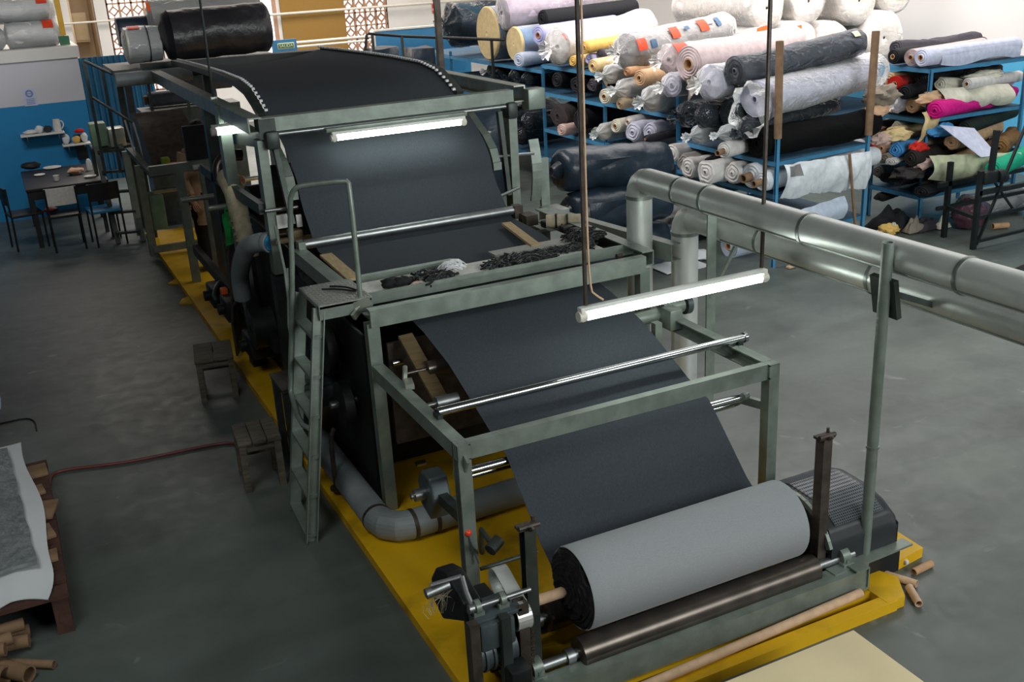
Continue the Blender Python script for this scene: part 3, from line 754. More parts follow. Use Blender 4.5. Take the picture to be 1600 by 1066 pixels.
# things lying in the trays
def clump(name, pts, r, m, label, cat, amp=.5, n=12, group=None):
    b = MB()
    for i, (x, y, z) in enumerate(pts):
        b.sphere((x, y, z), r * random.uniform(.7, 1.15), n, (1.5, .9, .75), amp, 9)
    return single(b, name, m, label, cat, group, angle=80)
clump('trimmings', [(1.98 + i * .03, 5.95 + .015 * sin(i * 2), 1.405) for i in range(4)], .042, 'cloth_black', 'black bundle of tape lying at the ladder end of the tray', 'trimmings')
def strands(name, x0, x1, y, z, wy, h, n, m, label):
    b = MB()
    for i in range(n):
        u = random.random(); x = x0 + (x1 - x0) * u; yy = y + wy * (random.random() - .5) * (.4 + .9 * sin(pi * u)) + .03 * sin(u * 7); zz = z + h * random.random() ** 1.5 * sin(pi * u) ** .5
        a = random.uniform(-.7, .7); L = random.uniform(.04, .11)
        b.tube([(x + L * (t - .5) * cos(a) * 2, yy + L * (t - .5) * sin(a) * 2 + .012 * sin(t * 9 + i), zz + .012 * sin(t * 7 + i * 2) + .006) for t in (0, .2, .4, .6, .8, 1)], random.uniform(.004, .010), 5)
    return single(b, name, m, label, 'trimmings', angle=80)
strands('trimmings', 2.14, 2.36, 5.95, 1.372, .07, .05, 90, 'fluff', 'black selvedge fluff lying left of the white thread')
strands('trimmings', 2.70, 3.10, 5.98, 1.372, .07, .05, 170, 'fluff', 'long black selvedge fluff heaped in the middle of the tray')
strands('trimmings', 3.10, 3.44, 6.05, 1.372, .035, .02, 70, 'fluff', 'thin black selvedge strip at the right half of the tray')
strands('trimmings', 3.40, 3.56, 6.15, 1.40, .12, .06, 80, 'fluff', 'black selvedge fluff at the duct end of the tray')
b = MB()
for i in range(26):
    c = V((2.42 + random.uniform(-.05, .05), 6.02 + random.uniform(-.04, .04), 1.39)); a = random.random() * 6.28; rr_ = random.uniform(.025, .06)
    b.tube([c + V((rr_ * cos(a + t) * 1.2, rr_ * sin(a + t), .012 + .035 * sin(t * 1.1 + a) ** 2)) for t in [k * .6 for k in range(9)]], .004, 5)
single(b, 'thread_bundle', 'white_thread', 'tangled white thread bundle lying in the tray', 'thread')
b = MB(); b.sphere((2.14, 5.90, 1.385), .03, 12, (1.6, .8, .6), .3); single(b, 'cloth_scrap', 'c_pinkcream', 'small pale cloth scrap beside the black tape bundle', 'scrap')

# ================================================================ LADDER WITH PLATFORM
A = thing('access_ladder', (1.35, 5.85, 0), 'grey steel ladder with a tread plate top and a pipe handrail', 'ladder')
g = MB(); g.rbox((1.615, 5.94, 1.405), (.33, .44, .03), .006)
for i in range(13):
    for j in range(17): g.box((1.615 - .15 + i * .025, 5.94 - .2 + j * .025, 1.4205), (.017, .005, .003), pi / 4 if (i + j) % 2 else -pi / 4)
g.build('platform', 'plate', A)
g = MB(); g.box((1.615, 5.735, 1.37), (.33, .03, .08)); g.build('platform_edge', 'steel_green', A)
FT = {0: (V((1.19, 5.56, 0)), V((1.455, 5.74, 1.40))), 1: (V((1.21, 6.02, 0)), V((1.455, 6.13, 1.40)))}
for k in (0, 1):
    a, c = FT[k]; MB().channel(a, c, .035, .07, .006, 1 if k else -1, (1, 0, 0)).build('stile', 'steel_green', A)
for i in range(6):
    f = .03 + i * .17; p0 = FT[0][0].lerp(FT[0][1], f); p1 = FT[1][0].lerp(FT[1][1], f)
    MB().bar(p0, p1, .07, .02).build('rung', 'steel_green', A)
H0 = FT[0][0].lerp(FT[0][1], .50); H1 = FT[1][0].lerp(FT[1][1], .55)
MB().tube([H0 + V((-.03, 0, 0)), H0 + V((-.06, .1, 0)), H1 + V((-.05, -.03, 0)), H1 + V((-.045, 0, .05)), V((1.40, 6.06, 1.5)), V((1.43, 6.02, 1.99)), V((1.46, 5.99, 2.07)), V((1.52, 5.96, 2.085)), V((1.72, 5.80, 2.11)), V((1.735, 5.79, 2.09)), V((1.715, 5.75, 1.36))], .0165, 10, 1).build('handrail', 'steel_green', A)
g = MB(); g.bar((1.66, 5.73, 1.375), (1.76, 5.70, 1.40), .02, .05); g.bar((1.70, 5.72, 1.36), (1.64, 5.69, 1.32), .02, .04); g.build('tape_wrap', 'tin', A)
g = MB(); g.tube([(1.62, 6.05, 1.425), (1.66, 6.0, 1.43), (1.70, 5.95, 1.43), (1.73, 5.86, 1.43)], .006, 6, 1); g.tube([(1.56, 6.02, 1.425), (1.64, 5.95, 1.43), (1.72, 5.84, 1.43)], .006, 6, 1)
single(g, 'cable', 'rubber', 'black cable lying across the tread plate of the ladder', 'cable')
g = MB(); g.tube([(1.40, 6.35, 1.78), (1.42, 6.3, 1.4), (1.36, 6.2, 1.1), (1.40, 6.1, .8)], .009, 6, 1); g.tube([(1.44, 6.35, 1.5), (1.40, 6.3, 1.2), (1.43, 6.2, .98)], .008, 6, 1)
single(g, 'hose', 'steel_green', 'thin grey hoses hanging beside the ladder', 'hose')
# ================================================================ STENTER BODY
S = thing('stenter_machine', (2.65, 10.5, .06), 'tall dark steel stenter frame carrying the cloth web up at the back', 'textile machine')
g = MB(); g.box((2.66, 7.6, 2.225), (2.02, .10, .10)); g.build('cross_beam', 'steel_green', S)
MB().cyl((1.72, 7.545, 2.155), (3.62, 7.545, 2.155), .016, n=12).build('tie_rod', 'chrome_dull', S)
g = MB(); g.rbox((3.87, 7.6, 2.185), (.15, .13, .16), .006); g.build('end_box', 'steel_green', S)
MB().box((1.70, 7.6, 2.2), (.12, .14, .14)).build('end_box', 'steel_dark', S)
# side rails of the top frame
MB().channel((1.62, 7.55, 2.23), (1.62, 12.6, 2.23), .10, .11, .01, 1).build('top_rail', 'steel_green', S)
MB().channel((3.76, 7.62, 2.23), (3.76, 12.6, 2.23), .10, .13, .01, -1).build('top_rail', 'tin', S)
MB().bar((1.70, 7.66, 2.12), (1.70, 9.2, 1.96), .05, .14).build('curved_plate', 'steel_dark', S)
# front uprights
MB().box((1.655, 7.62, 1.62), (.07, .12, 1.0)).build('upright', 'steel_green', S)
MB().box((1.655, 7.62, .58), (.09, .13, 1.04)).build('upright_base', 'steel_dark', S)
MB().box((3.64, 7.58, 1.62), (.07, .12, 1.06)).build('upright', 'steel_green', S)
MB().box((3.64, 7.58, .58), (.09, .13, 1.04)).build('upright_base', 'steel_dark', S)
MB().bar((3.54, 7.56, 2.12), (3.56, 7.50, 1.46), .035, .05, (0, 1, 0)).build('lever_arm', 'steel_dark', S)
MB().bar((1.74, 7.60, 2.16), (1.76, 7.40, 1.52), .035, .05, (0, 1, 0)).build('lever_arm', 'steel_dark', S)
g = MB(); g.rbox((3.64, 7.58, 2.12), (.09, .16, .13), .02); g.build('clamp', 'steel_dark', S)
g = MB(); g.rbox((1.72, 7.56, 2.12), (.10, .16, .13), .02); g.build('clamp', 'steel_dark', S)
# curved arms along the cloth edges
def arm(x):
    P = [(8.02, 2.13), (7.84, 2.03), (7.64, 1.93), (7.52, 1.84), (7.47, 1.74)]
    b = MB()
    for a, c in zip(P, P[1:]): b.bar((x, a[0], a[1]), (x, c[0], c[1]), .065, .03)
    b.box((x, 7.47, 1.715), (.07, .05, .06))
    return b
for x in (1.805, 3.45): arm(x).build('guide_arm', 'steel_green', S)
MB().cyl((3.47, 7.5, 1.78), (3.86, 7.62, 1.74), .013, n=10).build('shaft', 'chrome_dull', S)
MB().cyl((3.40, 7.42, 1.47), (3.66, 7.52, 1.50), .014, n=10).build('shaft', 'chrome_dull', S)
MB().cyl((1.60, 7.52, 1.62), (1.84, 7.50, 1.62), .014, n=10).build('shaft', 'chrome_dull', S)
for x0, x1 in ((1.66, 3.6),):
    for y, z in ((7.56, 1.72), (7.62, 1.88)): MB().cyl((x0 + .12, y + .03, z), (x1 - .1, y + .03, z), .03, n=18).build('inner_roller', 'chrome_dull', S)
g = MB(); g.bar((1.63, 7.45, 1.40), (1.92, 7.42, 1.40), .05, .03); g.rbox((1.78, 7.45, 1.44), (.10, .10, .06), .01); g.build('copper_slide', 'brass_wood', S)
MB().box((1.74, 7.55, 1.52), (.12, .03, .10)).build('pale_plate', 'felt_white', S)
MB().box((1.82, 7.44, 1.53), (.04, .02, .09)).build('pale_plate', 'felt_white', S)
# bowed side plates at the right
def bow(x, y, z0, z1, d):
    b = MB(); P = [(x, y - d * sin(pi * i / 8), z1 + (z0 - z1) * i / 8) for i in range(9)]
    for a, c in zip(P, P[1:]): b.bar(a, c, .09, .02, (0, 1, 0))
    return b
bow(3.90, 7.70, 1.33, 1.84, .05).build('bowed_plate', 'steel_green', S)
MB().box((4.0, 7.72, 1.36), (.08, .03, .62)).build('side_strut', 'steel_green', S)
g = MB(); g.rbox((4.02, 7.60, 1.20), (.18, .22, .14), .01); g.box((3.9, 7.5, 1.16), (.3, .3, .04)); g.build('bearing_box', 'steel_green', S)
MB().channel((3.95, 7.55, 1.22), (3.95, 5.72, 1.32), .08, .12, .008, -1).build('lower_rail', 'steel_green', S)
MB().channel((3.30, 9.2, 1.82), (4.0, 8.75, 1.72), .08, .08, .006, -1).build('brace', 'tin', S)
MB().box((3.60, 8.75, 1.9), (.06, .06, .6)).build('hanger', 'steel_green', S)
# pin-chain rails of the cloth web (pins are the bright dots)
def rail(side):
    x = 1.80 if side < 0 else 3.45
    P = [p for p in PW if p[0] > 7.95]
    b = MB()
    for a, c in zip(P, P[1:]): b.bar((x, a[0], a[1] + .0), (x, c[0], c[1] + .0), .06, .05)
    return b
for s in (-1, 1):
    o = rail(s).build('chain_rail', 'steel_dark', S)
    x = 1.842 if s < 0 else 3.408
    P = [p for p in PW if p[0] > 7.95]; d = 0; proto = None
    for a, c in zip(P, P[1:]):
        p0, p1 = V((x, a[0], a[1] + .028)), V((x, c[0], c[1] + .028)); L = (p1 - p0).length; n = max(1, int(L / .062))
        for i in range(n):
            q = p0.lerp(p1, (i + .5) / n)
            if proto is None:
                proto = MB().box(q, (.024, .028, .018)).build('pin_plate', 'white_thread', o); base = q
            else:
                k = proto.copy(); COL.objects.link(k); k.location = q - base
# far head of the stenter
MB().box((2.65, 12.5, 2.25), (2.2, .16, .16)).build('cross_beam', 'steel_dark', S)
MB().bar((1.5, 12.35, 2.31), (3.6, 12.35, 2.28), .12, .10).build('rear_tray', 'steel_black', S)
MB().cyl((1.2, 12.2, 2.22), (2.0, 12.2, 2.22), .075, n=20).build('roller', 'grey_duct', S)
for x, y in ((1.62, 9.35), (2.25, 12.75), (3.76, 9.95), (3.76, 12.1)):
    MB().box((x, y, 1.14), (.09, .11, 2.12)).build('upright', 'steel_dark', S)
MB().box((1.60, 8.62, 1.30), (.09, .13, 1.95)).build('upright', 'steel_green', S)
MB().box((1.60, 8.62, .22), (.12, .16, .32)).build('upright_base', 'steel_black', S)
MB().bar((1.60, 7.6, 1.62), (1.60, 9.95, 1.56), .05, .08).build('brace', 'steel_dark', S)
MB().bar((1.60, 7.7, .5), (1.60, 11.2, .5), .06, .10).build('lower_rail', 'steel_black', S)
for y, z, x1 in ((8.9, 1.40, 2.1), (10.4, 1.2, 2.0), (12.5, .92, 2.0)):
    MB().cyl((1.42, y, z), (x1 + 1.4, y, z), .026, n=14).build('roller', 'tin', S)
# big padding rollers and dark sheets inside
single(MB().box((2.35, 15.0, .78), (1.3, .5, 1.56)), 'cabinet', 'steel_dark', 'dark cabinet carrying two grey cloth rolls behind the left railing', 'cabinet')
for y, z, r in ((8.6, 1.55, .20), (9.3, 1.25, .22), (9.3, .75, .24), (10.6, .9, .25)):
    MB().cyl((1.85, y, z), (3.5, y, z), r, n=28).build('padder_roller', 'steel_black', S)
MB().box((2.68, 8.0, 1.35), (1.45, .02, 1.1)).build('inner_sheet', 'cloth_black', S)
g = MB(); g.cyl((1.50, 8.10, .55), (1.66, 8.10, .55), .16, n=26); g.lathe((1.48, 8.10, .55), (1, 0, 0), [(0, .03), (0, .17), (.02, .17), (.02, .03)], 26); g.build('hand_wheel', 'steel_black', S)
for y, z in ((8.35, .34), (9.2, .42), (9.9, .36)):
    g = MB(); g.rbox((1.58, y, z), (.22, .3, .2), .02); g.cyl((1.42, y, z), (1.5, y, z), .05, n=14); g.build('valve_box', 'steel_black', S)
g = MB()
for k in range(5): g.tube([(1.46 + .02 * k, 8.8 + .05 * k, .1), (1.46 + .02 * k, 8.8 + .04 * k, .5 + .1 * k), (1.55, 8.7 + .1 * k, .7 + .1 * k), (1.62, 8.8 + .1 * k, .85 + .08 * k)], .012, 7, 1)
g.build('pipework', 'steel_brown', S)
MB().tube([(1.48, 9.6, .4), (1.46, 9.6, .45), (1.54, 9.75, .5), (1.60, 9.9, .48)], .02, 8, 1).build('lever', 'chrome_dull', S)
MB().rbox((1.52, 9.35, .52), (.06, .08, .1), .01).build('orange_valve', 'tape_orange', S)
# grey bent air duct opening towards the ladder, cream lagged pipe, green ribbon
b = MB(); pts = [V((1.62, 7.62, 1.36)), V((1.56, 7.72, 1.35)), V((1.50, 7.9, 1.28)), V((1.49, 8.1, 1.12)), V((1.49, 8.3, .95)), V((1.50, 8.35, .75))]
b.tube(pts, .072, 18, 2, caps=False); b.lathe((1.625, 7.612, 1.36), (-.5, .8, 0), [(0, .06), (0, .078), (.03, .078), (.03, .06)], 18); o = b.build('bent_duct', 'grey_duct', S)
MB().cyl((1.632, 7.600, 1.36), (1.628, 7.607, 1.36), .062, n=18).build('blue_lining', 'sign_blue', o)
b = MB(); b.tube([(1.62, 8.98, 1.60), (1.60, 8.82, 1.66), (1.60, 8.62, 1.60), (1.58, 8.42, 1.46), (1.58, 8.30, 1.28), (1.60, 8.26, 1.1)], [.07, .085, .08, .07, .065], 14, 2)
for k in range(6): b.lathe((1.585, 8.44 - k * .025, 1.44 - k * .05), (0, -.35, -1), [(0, .06), (0, .08), (.02, .08), (.02, .06)], 14)
b.build('lagged_pipe', 'cream_wrap', S)
b = MB(); b.grid(lambda u, v: (1.54 + .03 * sin(u * 6), 8.72 + .10 * u + .02 * sin(v * 8), 1.40 - .28 * v - .05 * u), 4, 10, .004)
b.bar((1.53, 8.70, 1.42), (1.56, 8.50, 1.50), .02, .03); b.bar((1.53, 8.72, 1.40), (1.56, 8.58, 1.36), .02, .03); b.build('ribbon', 'green_ribbon', S)
b = MB(); b.tube([(1.80, 9.1, 1.78), (1.66, 9.08, 1.80), (1.58, 9.05, 1.72), (1.57, 9.02, 1.6)], .05, 12, 2); b.lathe((1.72, 9.09, 1.79), (-1, 0, 0), [(0, .05), (0, .075), (.03, .075), (.03, .05)], 14); b.build('pipe_elbow', 'drum', S)
MB().rbox((1.74, 8.0, .70), (.04, 1.5, 1.26), .01).build('side_panel', 'steel_black', S)
MB().rbox((1.80, 9.95, .68), (.04, 2.2, 1.2), .01).build('side_panel', 'steel_black', S)

# worker's deck at the far left: posts, beams, deck, railing
D = thing('side_deck', (1.6, 13.3, .06), 'dark steel side deck with a railing around the worker', 'platform')
MB().box((1.75, 13.2, 1.17), (.75, 2.0, .06)).build('deck', 'steel_dark', D)
MB().bar((1.30, 11.5, 1.33), (2.02, 11.5, 1.33), .07, .10).build('edge_beam', 'steel_green', D)
MB().box((1.86, 11.58, 1.56), (.30, .08, .36)).build('switch_panel', 'steel_black', D)
MB().box((1.98, 11.52, 1.25), (.20, .04, .08)).build('lower_panel', 'steel_dark', D)
MB().rbox((1.80, 11.45, 1.32), (.12, .04, .05), .005).build('pale_box', 'felt_white', D)
for x, y in ((1.60, 11.52), (1.82, 11.30), (1.98, 11.05)):
    MB().box((x, y, .70), (.085, .085, 1.28)).build('post', 'steel_green', D)
for x, y in ((1.36, 13.0), (2.03, 12.9), (1.36, 14.2), (2.03, 14.2)):
    MB().box((x, y, .61), (.085, .085, 1.1)).build('post', 'steel_green', D)
MB().bar((1.36, 12.95, .14), (2.0, 12.95, .14), .06, .08).build('foot_rail', 'steel_green', D)
g = MB(); g.tube([(1.08, 14.3, 2.30), (1.50, 14.0, 2.05), (2.2, 14.0, 2.06), (2.28, 13.9, 2.03)], .02, 8); g.tube([(1.1, 14.3, 1.85), (1.4, 13.6, 1.62), (1.6, 13.0, 1.5)], .016, 8); g.build('railing', 'steel_dark', D)
for x, y, z1 in ((1.08, 14.3, 2.3), (1.26, 14.2, 2.2), (1.5, 14.0, 2.05), (1.75, 14.0, 2.05), (2.2, 14.0, 2.05)):
    MB().bar((x, y, .9), (x, y, z1), .035, .035, (0, 1, 0)).build('rail_post', 'steel_dark', D)
for x, y in ((1.40, 13.5), (1.46, 13.2)):
    MB().bar((x, y, 1.2), (x - .04, y + .1, 1.62), .02, .02, (0, 1, 0)).build('rail_post', 'chrome_dull', D)
g = MB(); g.extr([(1.45, 12.4, 1.21), (1.45, 13.9, 1.21), (1.45, 13.9, 1.66), (1.45, 13.3, 1.72), (1.45, 12.9, 1.60)], (.55, 0, 0)); g.build('hood', 'steel_brown', D)
single(MB().rbox((1.60, 12.45, 1.255), (.10, .10, .10), .02), 'small_tin', 'c_limegreen', 'small yellow-green tin standing on the side deck', 'tin')
single(MB().rbox((1.66, 12.36, 1.225), (.14, .08, .045), .01), 'small_box', 'tape_orange', 'small orange box lying in front of the tin on the side deck', 'box')
single(MB().rbox((1.50, 12.32, 1.215), (.24, .16, .03), .01), 'white_cloth', 'white_sheet', 'white folded cloth lying on the side deck', 'cloth')
g = MB(); g.rbox((1.50, 13.2, .56), (.17, .3, .42), .01); single(g, 'green_tank', 'green_box', 'pale green tank hanging under the side deck', 'tank')
# grey horizontal rolls seen behind the railing
for k, (x, y, z, r, L) in enumerate(((2.15, 14.92, 1.86, .12, .8), (1.86, 15.12, 1.665, .10, .9))):
    t = thing('cloth_roll', (x + L / 2, y, z - r), ('grey cloth roll with a black end behind the left railing', 'grey cloth roll with a brown end behind the left railing, lower one')[k], 'cloth roll')
    MB().cyl((x, y, z), (x + L, y, z), r, n=20).build('cloth', 'c_slate', t)
    MB().cyl((x - .06, y, z), (x, y, z), r * .62, n=14).build('core', 'steel_black' if k == 0 else 'cardboard_dark', t)
# step ladder to the deck
Lr = thing('step_ladder', (1.2, 14.1, 0), 'dark step ladder leading up to the side deck at the far left', 'ladder')
for x in (1.07, 1.37): MB().bar((x, 14.15 if x < 1.2 else 14.05, 0), (x - .02, 14.6, 1.2), .06, .05, (0, 1, 0)).build('stile', 'steel_dark', Lr)
for i in range(5): MB().bar((1.06, 14.16 + i * .10, .14 + i * .25), (1.36, 14.08 + i * .10, .14 + i * .25), .08, .03).build('rung', 'steel_dark', Lr)
for k, (x, y, z, sx, sz, m) in enumerate(((1.12, 14.75, 1.34, .2, .3, 'green_box'), (1.33, 14.7, 1.29, .2, .24, 'tin'))):
    t = MB().rbox((x, y, z), (sx, .25, sz), .015)
    single(t, 'control_box', m, ('grey-green control box at the head of the step ladder, left one', 'pale control box at the head of the step ladder, right one')[k], 'box')
MB_ = MB(); MB_.box((1.25, 14.8, 1.16), (.5, .4, .04)); MB_.box((1.02, 14.95, .57), (.05, .05, 1.14)); MB_.box((1.48, 14.95, .57), (.05, .05, 1.14)); single(MB_, 'landing', 'steel_dark', 'dark landing shelf carrying the control boxes', 'platform')

# ================================================================ WORKER
def worker():
    P = thing('person', (1.55, 11.0, .06), 'person in a tan work jacket and dark trousers standing beside the machine', 'person')
    bm = bmesh.new(); me = bpy.data.meshes.new('body')
    J = {'pel': (1.55, 11.0, .92, .125), 'spine': (1.55, 11.0, 1.12, .125), 'chest': (1.555, 11.0, 1.30, .135), 'neck': (1.56, 10.99, 1.46, .055), 'hd0': (1.565, 10.98, 1.53, .07), 'hd1': (1.57, 10.96, 1.62, .085), 'hd2': (1.57, 10.965, 1.70, .06),
         'hl': (1.47, 11.0, .86, .088), 'kl': (1.465, 10.97, .48, .062), 'al': (1.46, 11.01, .14, .045), 'tl': (1.455, 10.87, .10, .035),
         'hr': (1.63, 11.0, .86, .088), 'kr': (1.645, 10.96, .48, .062), 'ar': (1.65, 11.02, .14, .045), 'tr': (1.655, 10.88, .10, .035),
         'sl': (1.40, 11.0, 1.39, .062), 'el': (1.33, 11.0, 1.10, .046), 'wl': (1.37, 10.85, .90, .032), 'ml': (1.39, 10.80, .84, .034),
         'sr': (1.71, 11.0, 1.39, .062), 'er': (1.80, 10.95, 1.12, .046), 'wr': (1.88, 10.78, 1.08, .032), 'mr': (1.92, 10.72, 1.07, .034)}
    Ed = [('pel', 'spine'), ('spine', 'chest'), ('chest', 'neck'), ('neck', 'hd0'), ('hd0', 'hd1'), ('hd1', 'hd2'), ('pel', 'hl'), ('hl', 'kl'), ('kl', 'al'), ('al', 'tl'), ('pel', 'hr'), ('hr', 'kr'), ('kr', 'ar'), ('ar', 'tr'),
          ('chest', 'sl'), ('sl', 'el'), ('el', 'wl'), ('wl', 'ml'), ('chest', 'sr'), ('sr', 'er'), ('er', 'wr'), ('wr', 'mr')]
    # five fingers on each hand
    for s, mx in (('l', V((1.39, 10.80, .84))), ('r', V((1.92, 10.72, 1.07)))):
        d = V((.02, -.05, -.08)).normalized() if s == 'l' else V((.05, -.09, -.01)).normalized()
        side = V((1, 0, 0)) if s == 'l' else V((0, 0, 1)); side = (side - d * side.dot(d)).normalized(); palm = d.cross(side)
        for i in range(4):
            L = (.075, .085, .08, .062)[i]; b0 = mx + side * (-.03 + .02 * i) + d * .02
            J[s + 'f%d' % i] = (*b0, .0095); J[s + 'g%d' % i] = (*(b0 + d * L * .55 + palm * .008), .0085); J[s + 'h%d' % i] = (*(b0 + d * L * .95 + palm * .028), .007)
            Ed += [('m' + s, s + 'f%d' % i), (s + 'f%d' % i, s + 'g%d' % i), (s + 'g%d' % i, s + 'h%d' % i)]
        b0 = mx + side * -.035 - d * .02
        J[s + 't0'] = (*b0, .011); J[s + 't1'] = (*(b0 - side * .025 + d * .03), .0095); J[s + 't2'] = (*(b0 - side * .03 + d * .06), .008)
        Ed += [('m' + s, s + 't0'), (s + 't0', s + 't1'), (s + 't1', s + 't2')]
    idx = {k: bm.verts.new(V(v[:3]) - P.location) for k, v in J.items()}
    for a, c in Ed: bm.edges.new((idx[a], idx[c]))
    bm.verts.index_update(); order = [k for k in J]
    bm.to_mesh(me); bm.free()
    o = bpy.data.objects.new('body', me); COL.objects.link(o); o.parent = P
    md = o.modifiers.new('skin', 'SKIN'); sd = o.modifiers.new('sub', 'SUBSURF'); sd.levels = sd.render_levels = 2
    for i, k in enumerate(order):
        r = J[k][3]; sv = me.skin_vertices[0].data[i]; sv.radius = (r * (1.35 if k in ('pel', 'spine', 'chest') else 1), r * (.85 if k in ('pel', 'spine', 'chest') else 1)); sv.use_root = (k == 'pel')
    dg = bpy.context.evaluated_depsgraph_get(); m2 = bpy.data.meshes.new_from_object(o.evaluated_get(dg))
    o.modifiers.clear(); o.data = m2; m2.name = 'body'; m2.materials.clear(); m2.materials.append(M['skin'])
    m2.polygons.foreach_set('use_smooth', [True] * len(m2.polygons))
    # face
    f = MB(); c = V((1.57, 10.96, 1.60)); f.lathe(c + V((0, -.075, .0)), (0, -1, -.25), [(0, .018), (.022, .013), (.03, 0)], 10); f.build('nose', 'skin', P)
    f = MB()
    for s in (-1, 1): f.sphere(c + V((s * .032, -.076, .028)), .011, 10)
    f.build('eyes', 'white_sheet', P)
    f = MB(); f.bar(c + V((-.022, -.082, -.045)), c + V((.022, -.082, -.045)), .008, .01); f.build('mouth', 'c_rust', P)
    f = MB()
    for s in (-1, 1): f.sphere(c + V((s * .085, .005, .01)), .026, 10, (.35, .7, 1.1))
    f.build('ears', 'skin', P)
    h = MB(); h.sphere(c + V((0, .015, .05)), .098, 18, (.95, 1.05, .95), .12, 8); h.build('hair', 'hair', P)
    # jacket
    def jk(u, v):
        a = 2 * pi * u; z = .58 + (1.44 - .58) * v; wdt = .175 + .012 * sin(v * 3) - max(0, v - .86) * .75; dp = .135 + (1 - v) * .02 - max(0, v - .86) * .45
        k = 1 + .05 * noise.noise(V((cos(a) * 2, sin(a) * 2, z * 5)))
        return (1.552 + wdt * cos(a) * k, 11.0 + dp * sin(a) * k, z)
    j = MB(); j.grid(jk, 40, 22, .006)
    for pts in (((1.40, 11.0, 1.385), (1.33, 11.0, 1.11), (1.365, 10.87, .93)), ((1.71, 11.0, 1.385), (1.80, 10.95, 1.13), (1.868, 10.80, 1.085))):
        j.tube(pts, [.085, .075, .07, .062, .056], 14, 2)
    jo = j.build('jacket', 'jacket_tan', P)
    q = MB(); q.bar((1.50, 10.855, 1.03), (1.58, 10.855, 1.03), .012, .10); q.bar((1.552, 10.86, 1.40), (1.552, 10.85, .64), .012, .02); q.build('pocket', 'jacket_tan', jo)
    t = MB()
    for s in (-1, 1):
        x = 1.55 + s * .085
        t.tube([(x, 11.0, .90), (x + s * .005, 10.99, .70), (x + s * .008, 10.97, .48), (x + s * .012, 11.0, .14)], [.112, .10, .085, .075, .07], 16, 2)
    t.lathe((1.55, 11, .80), (0, 0, 1), [(0, 0), (0, .15), (.15, .15), (.15, 0)], 20); t.build('trousers', 'trousers', P)
    sh = MB()
    for x in (1.455, 1.655): sh.rbox((x, 10.94, .105), (.095, .27, .09), .03)
    sh.build('shoes', 'rubber', P)
    P.location = (1.92, 12.05, .06)
worker()

# ================================================================ LAMPS
def tube_lamp(name, x0, x1, y, z, label, r=.02, rods=None, rodz=5.99):
    t = thing(name, ((x0 + x1) / 2, y, z), label, 'lamp')
    MB().rbox(((x0 + x1) / 2, y, z + r + .014), (x1 - x0, .045, .022), .005).build('housing', 'plastic_lamp', t)
    MB().cyl((x0 + .035, y, z), (x1 - .035, y, z), r, n=16).build('tube', 'tube_glow', t)
    for x in (x0 + .015, x1 - .015):
        g = MB(); g.rbox((x, y, z + .008), (.03, .05, .07), .008); g.cyl((x - .022, y, z), (x + .022, y, z), r + .003, n=14); g.build('lamp_holder', 'pvc_white', t)
    for x in rods or ():
        MB().cyl((x, y, z + .06), (x, y, rodz), .012, n=8).build('hanging_rod', 'steel_brown', t)
    return t
lt = tube_lamp('fluorescent_lamp', 2.56, 3.80, 4.60, 1.455, 'lit fluorescent tube lamp hanging on two long rods over the navy cloth', .027, (2.60, 3.77))
g = MB(); g.tube([(2.615, 4.6, 5.9), (2.622, 4.595, 3.0), (2.615, 4.59, 2.2), (2.62, 4.59, 1.6), (2.66, 4.585, 1.56), (2.70, 4.585, 1.53)], .006, 6, 2); g.build('wire', 'cardboard_pale', lt)
l2 = tube_lamp('fluorescent_lamp', 2.14, 3.20, 7.46, 2.09, 'lit fluorescent tube lamp fixed under the upper cross beam', .022)
MB().rbox((2.67, 7.50, 2.145), (1.12, .06, .03), .004).build('bracket', 'steel_green', l2)
l3 = tube_lamp('fluorescent_lamp', 1.48, 1.72, 8.5, 2.085, 'short lit lamp at the left end of the machine under the left top rail', .03)
MB().bar((1.60, 8.5, 2.12), (1.60, 8.5, 2.18), .03, .03, (0, 1, 0)).build('bracket', 'tin', l3)
g = MB()
for k in range(3): g.tube([(1.56 + .05 * k, 8.49, 2.13), (1.60 + .05 * k, 8.47, 2.16 + .01 * k), (1.68 + .04 * k, 8.5, 2.13), (1.74, 8.52, 2.16)], .005, 6, 1)
g.build('wire', 'pvc_white', l3)
t = thing('hanging_rod', (1.62, 9.0, 2.27), 'thin dark wire dropping onto the left top rail of the stenter', 'rod')
MB().cyl((1.62, 9.0, 2.27), (1.66, 9.0, 5.99), .010, n=8).build('rod', 'steel_dark', t)
MB().box((1.62, 9.0, 2.285), (.05, .05, .03)).build('clip', 'tin', t)
t = thing('hanging_bracket', (4.40, 10.8, .0), 'dark steel strut rising behind the right chain rail of the stenter', 'strut')
MB().bar((4.40, 10.8, 0), (4.40, 10.8, 5.99), .06, .06, (0, 1, 0)).build('strut', 'steel_brown', t)
MB().bar((4.40, 10.78, 2.6), (4.30, 10.78, 3.4), .03, .03, (0, 1, 0)).build('brace', 'steel_brown', t)

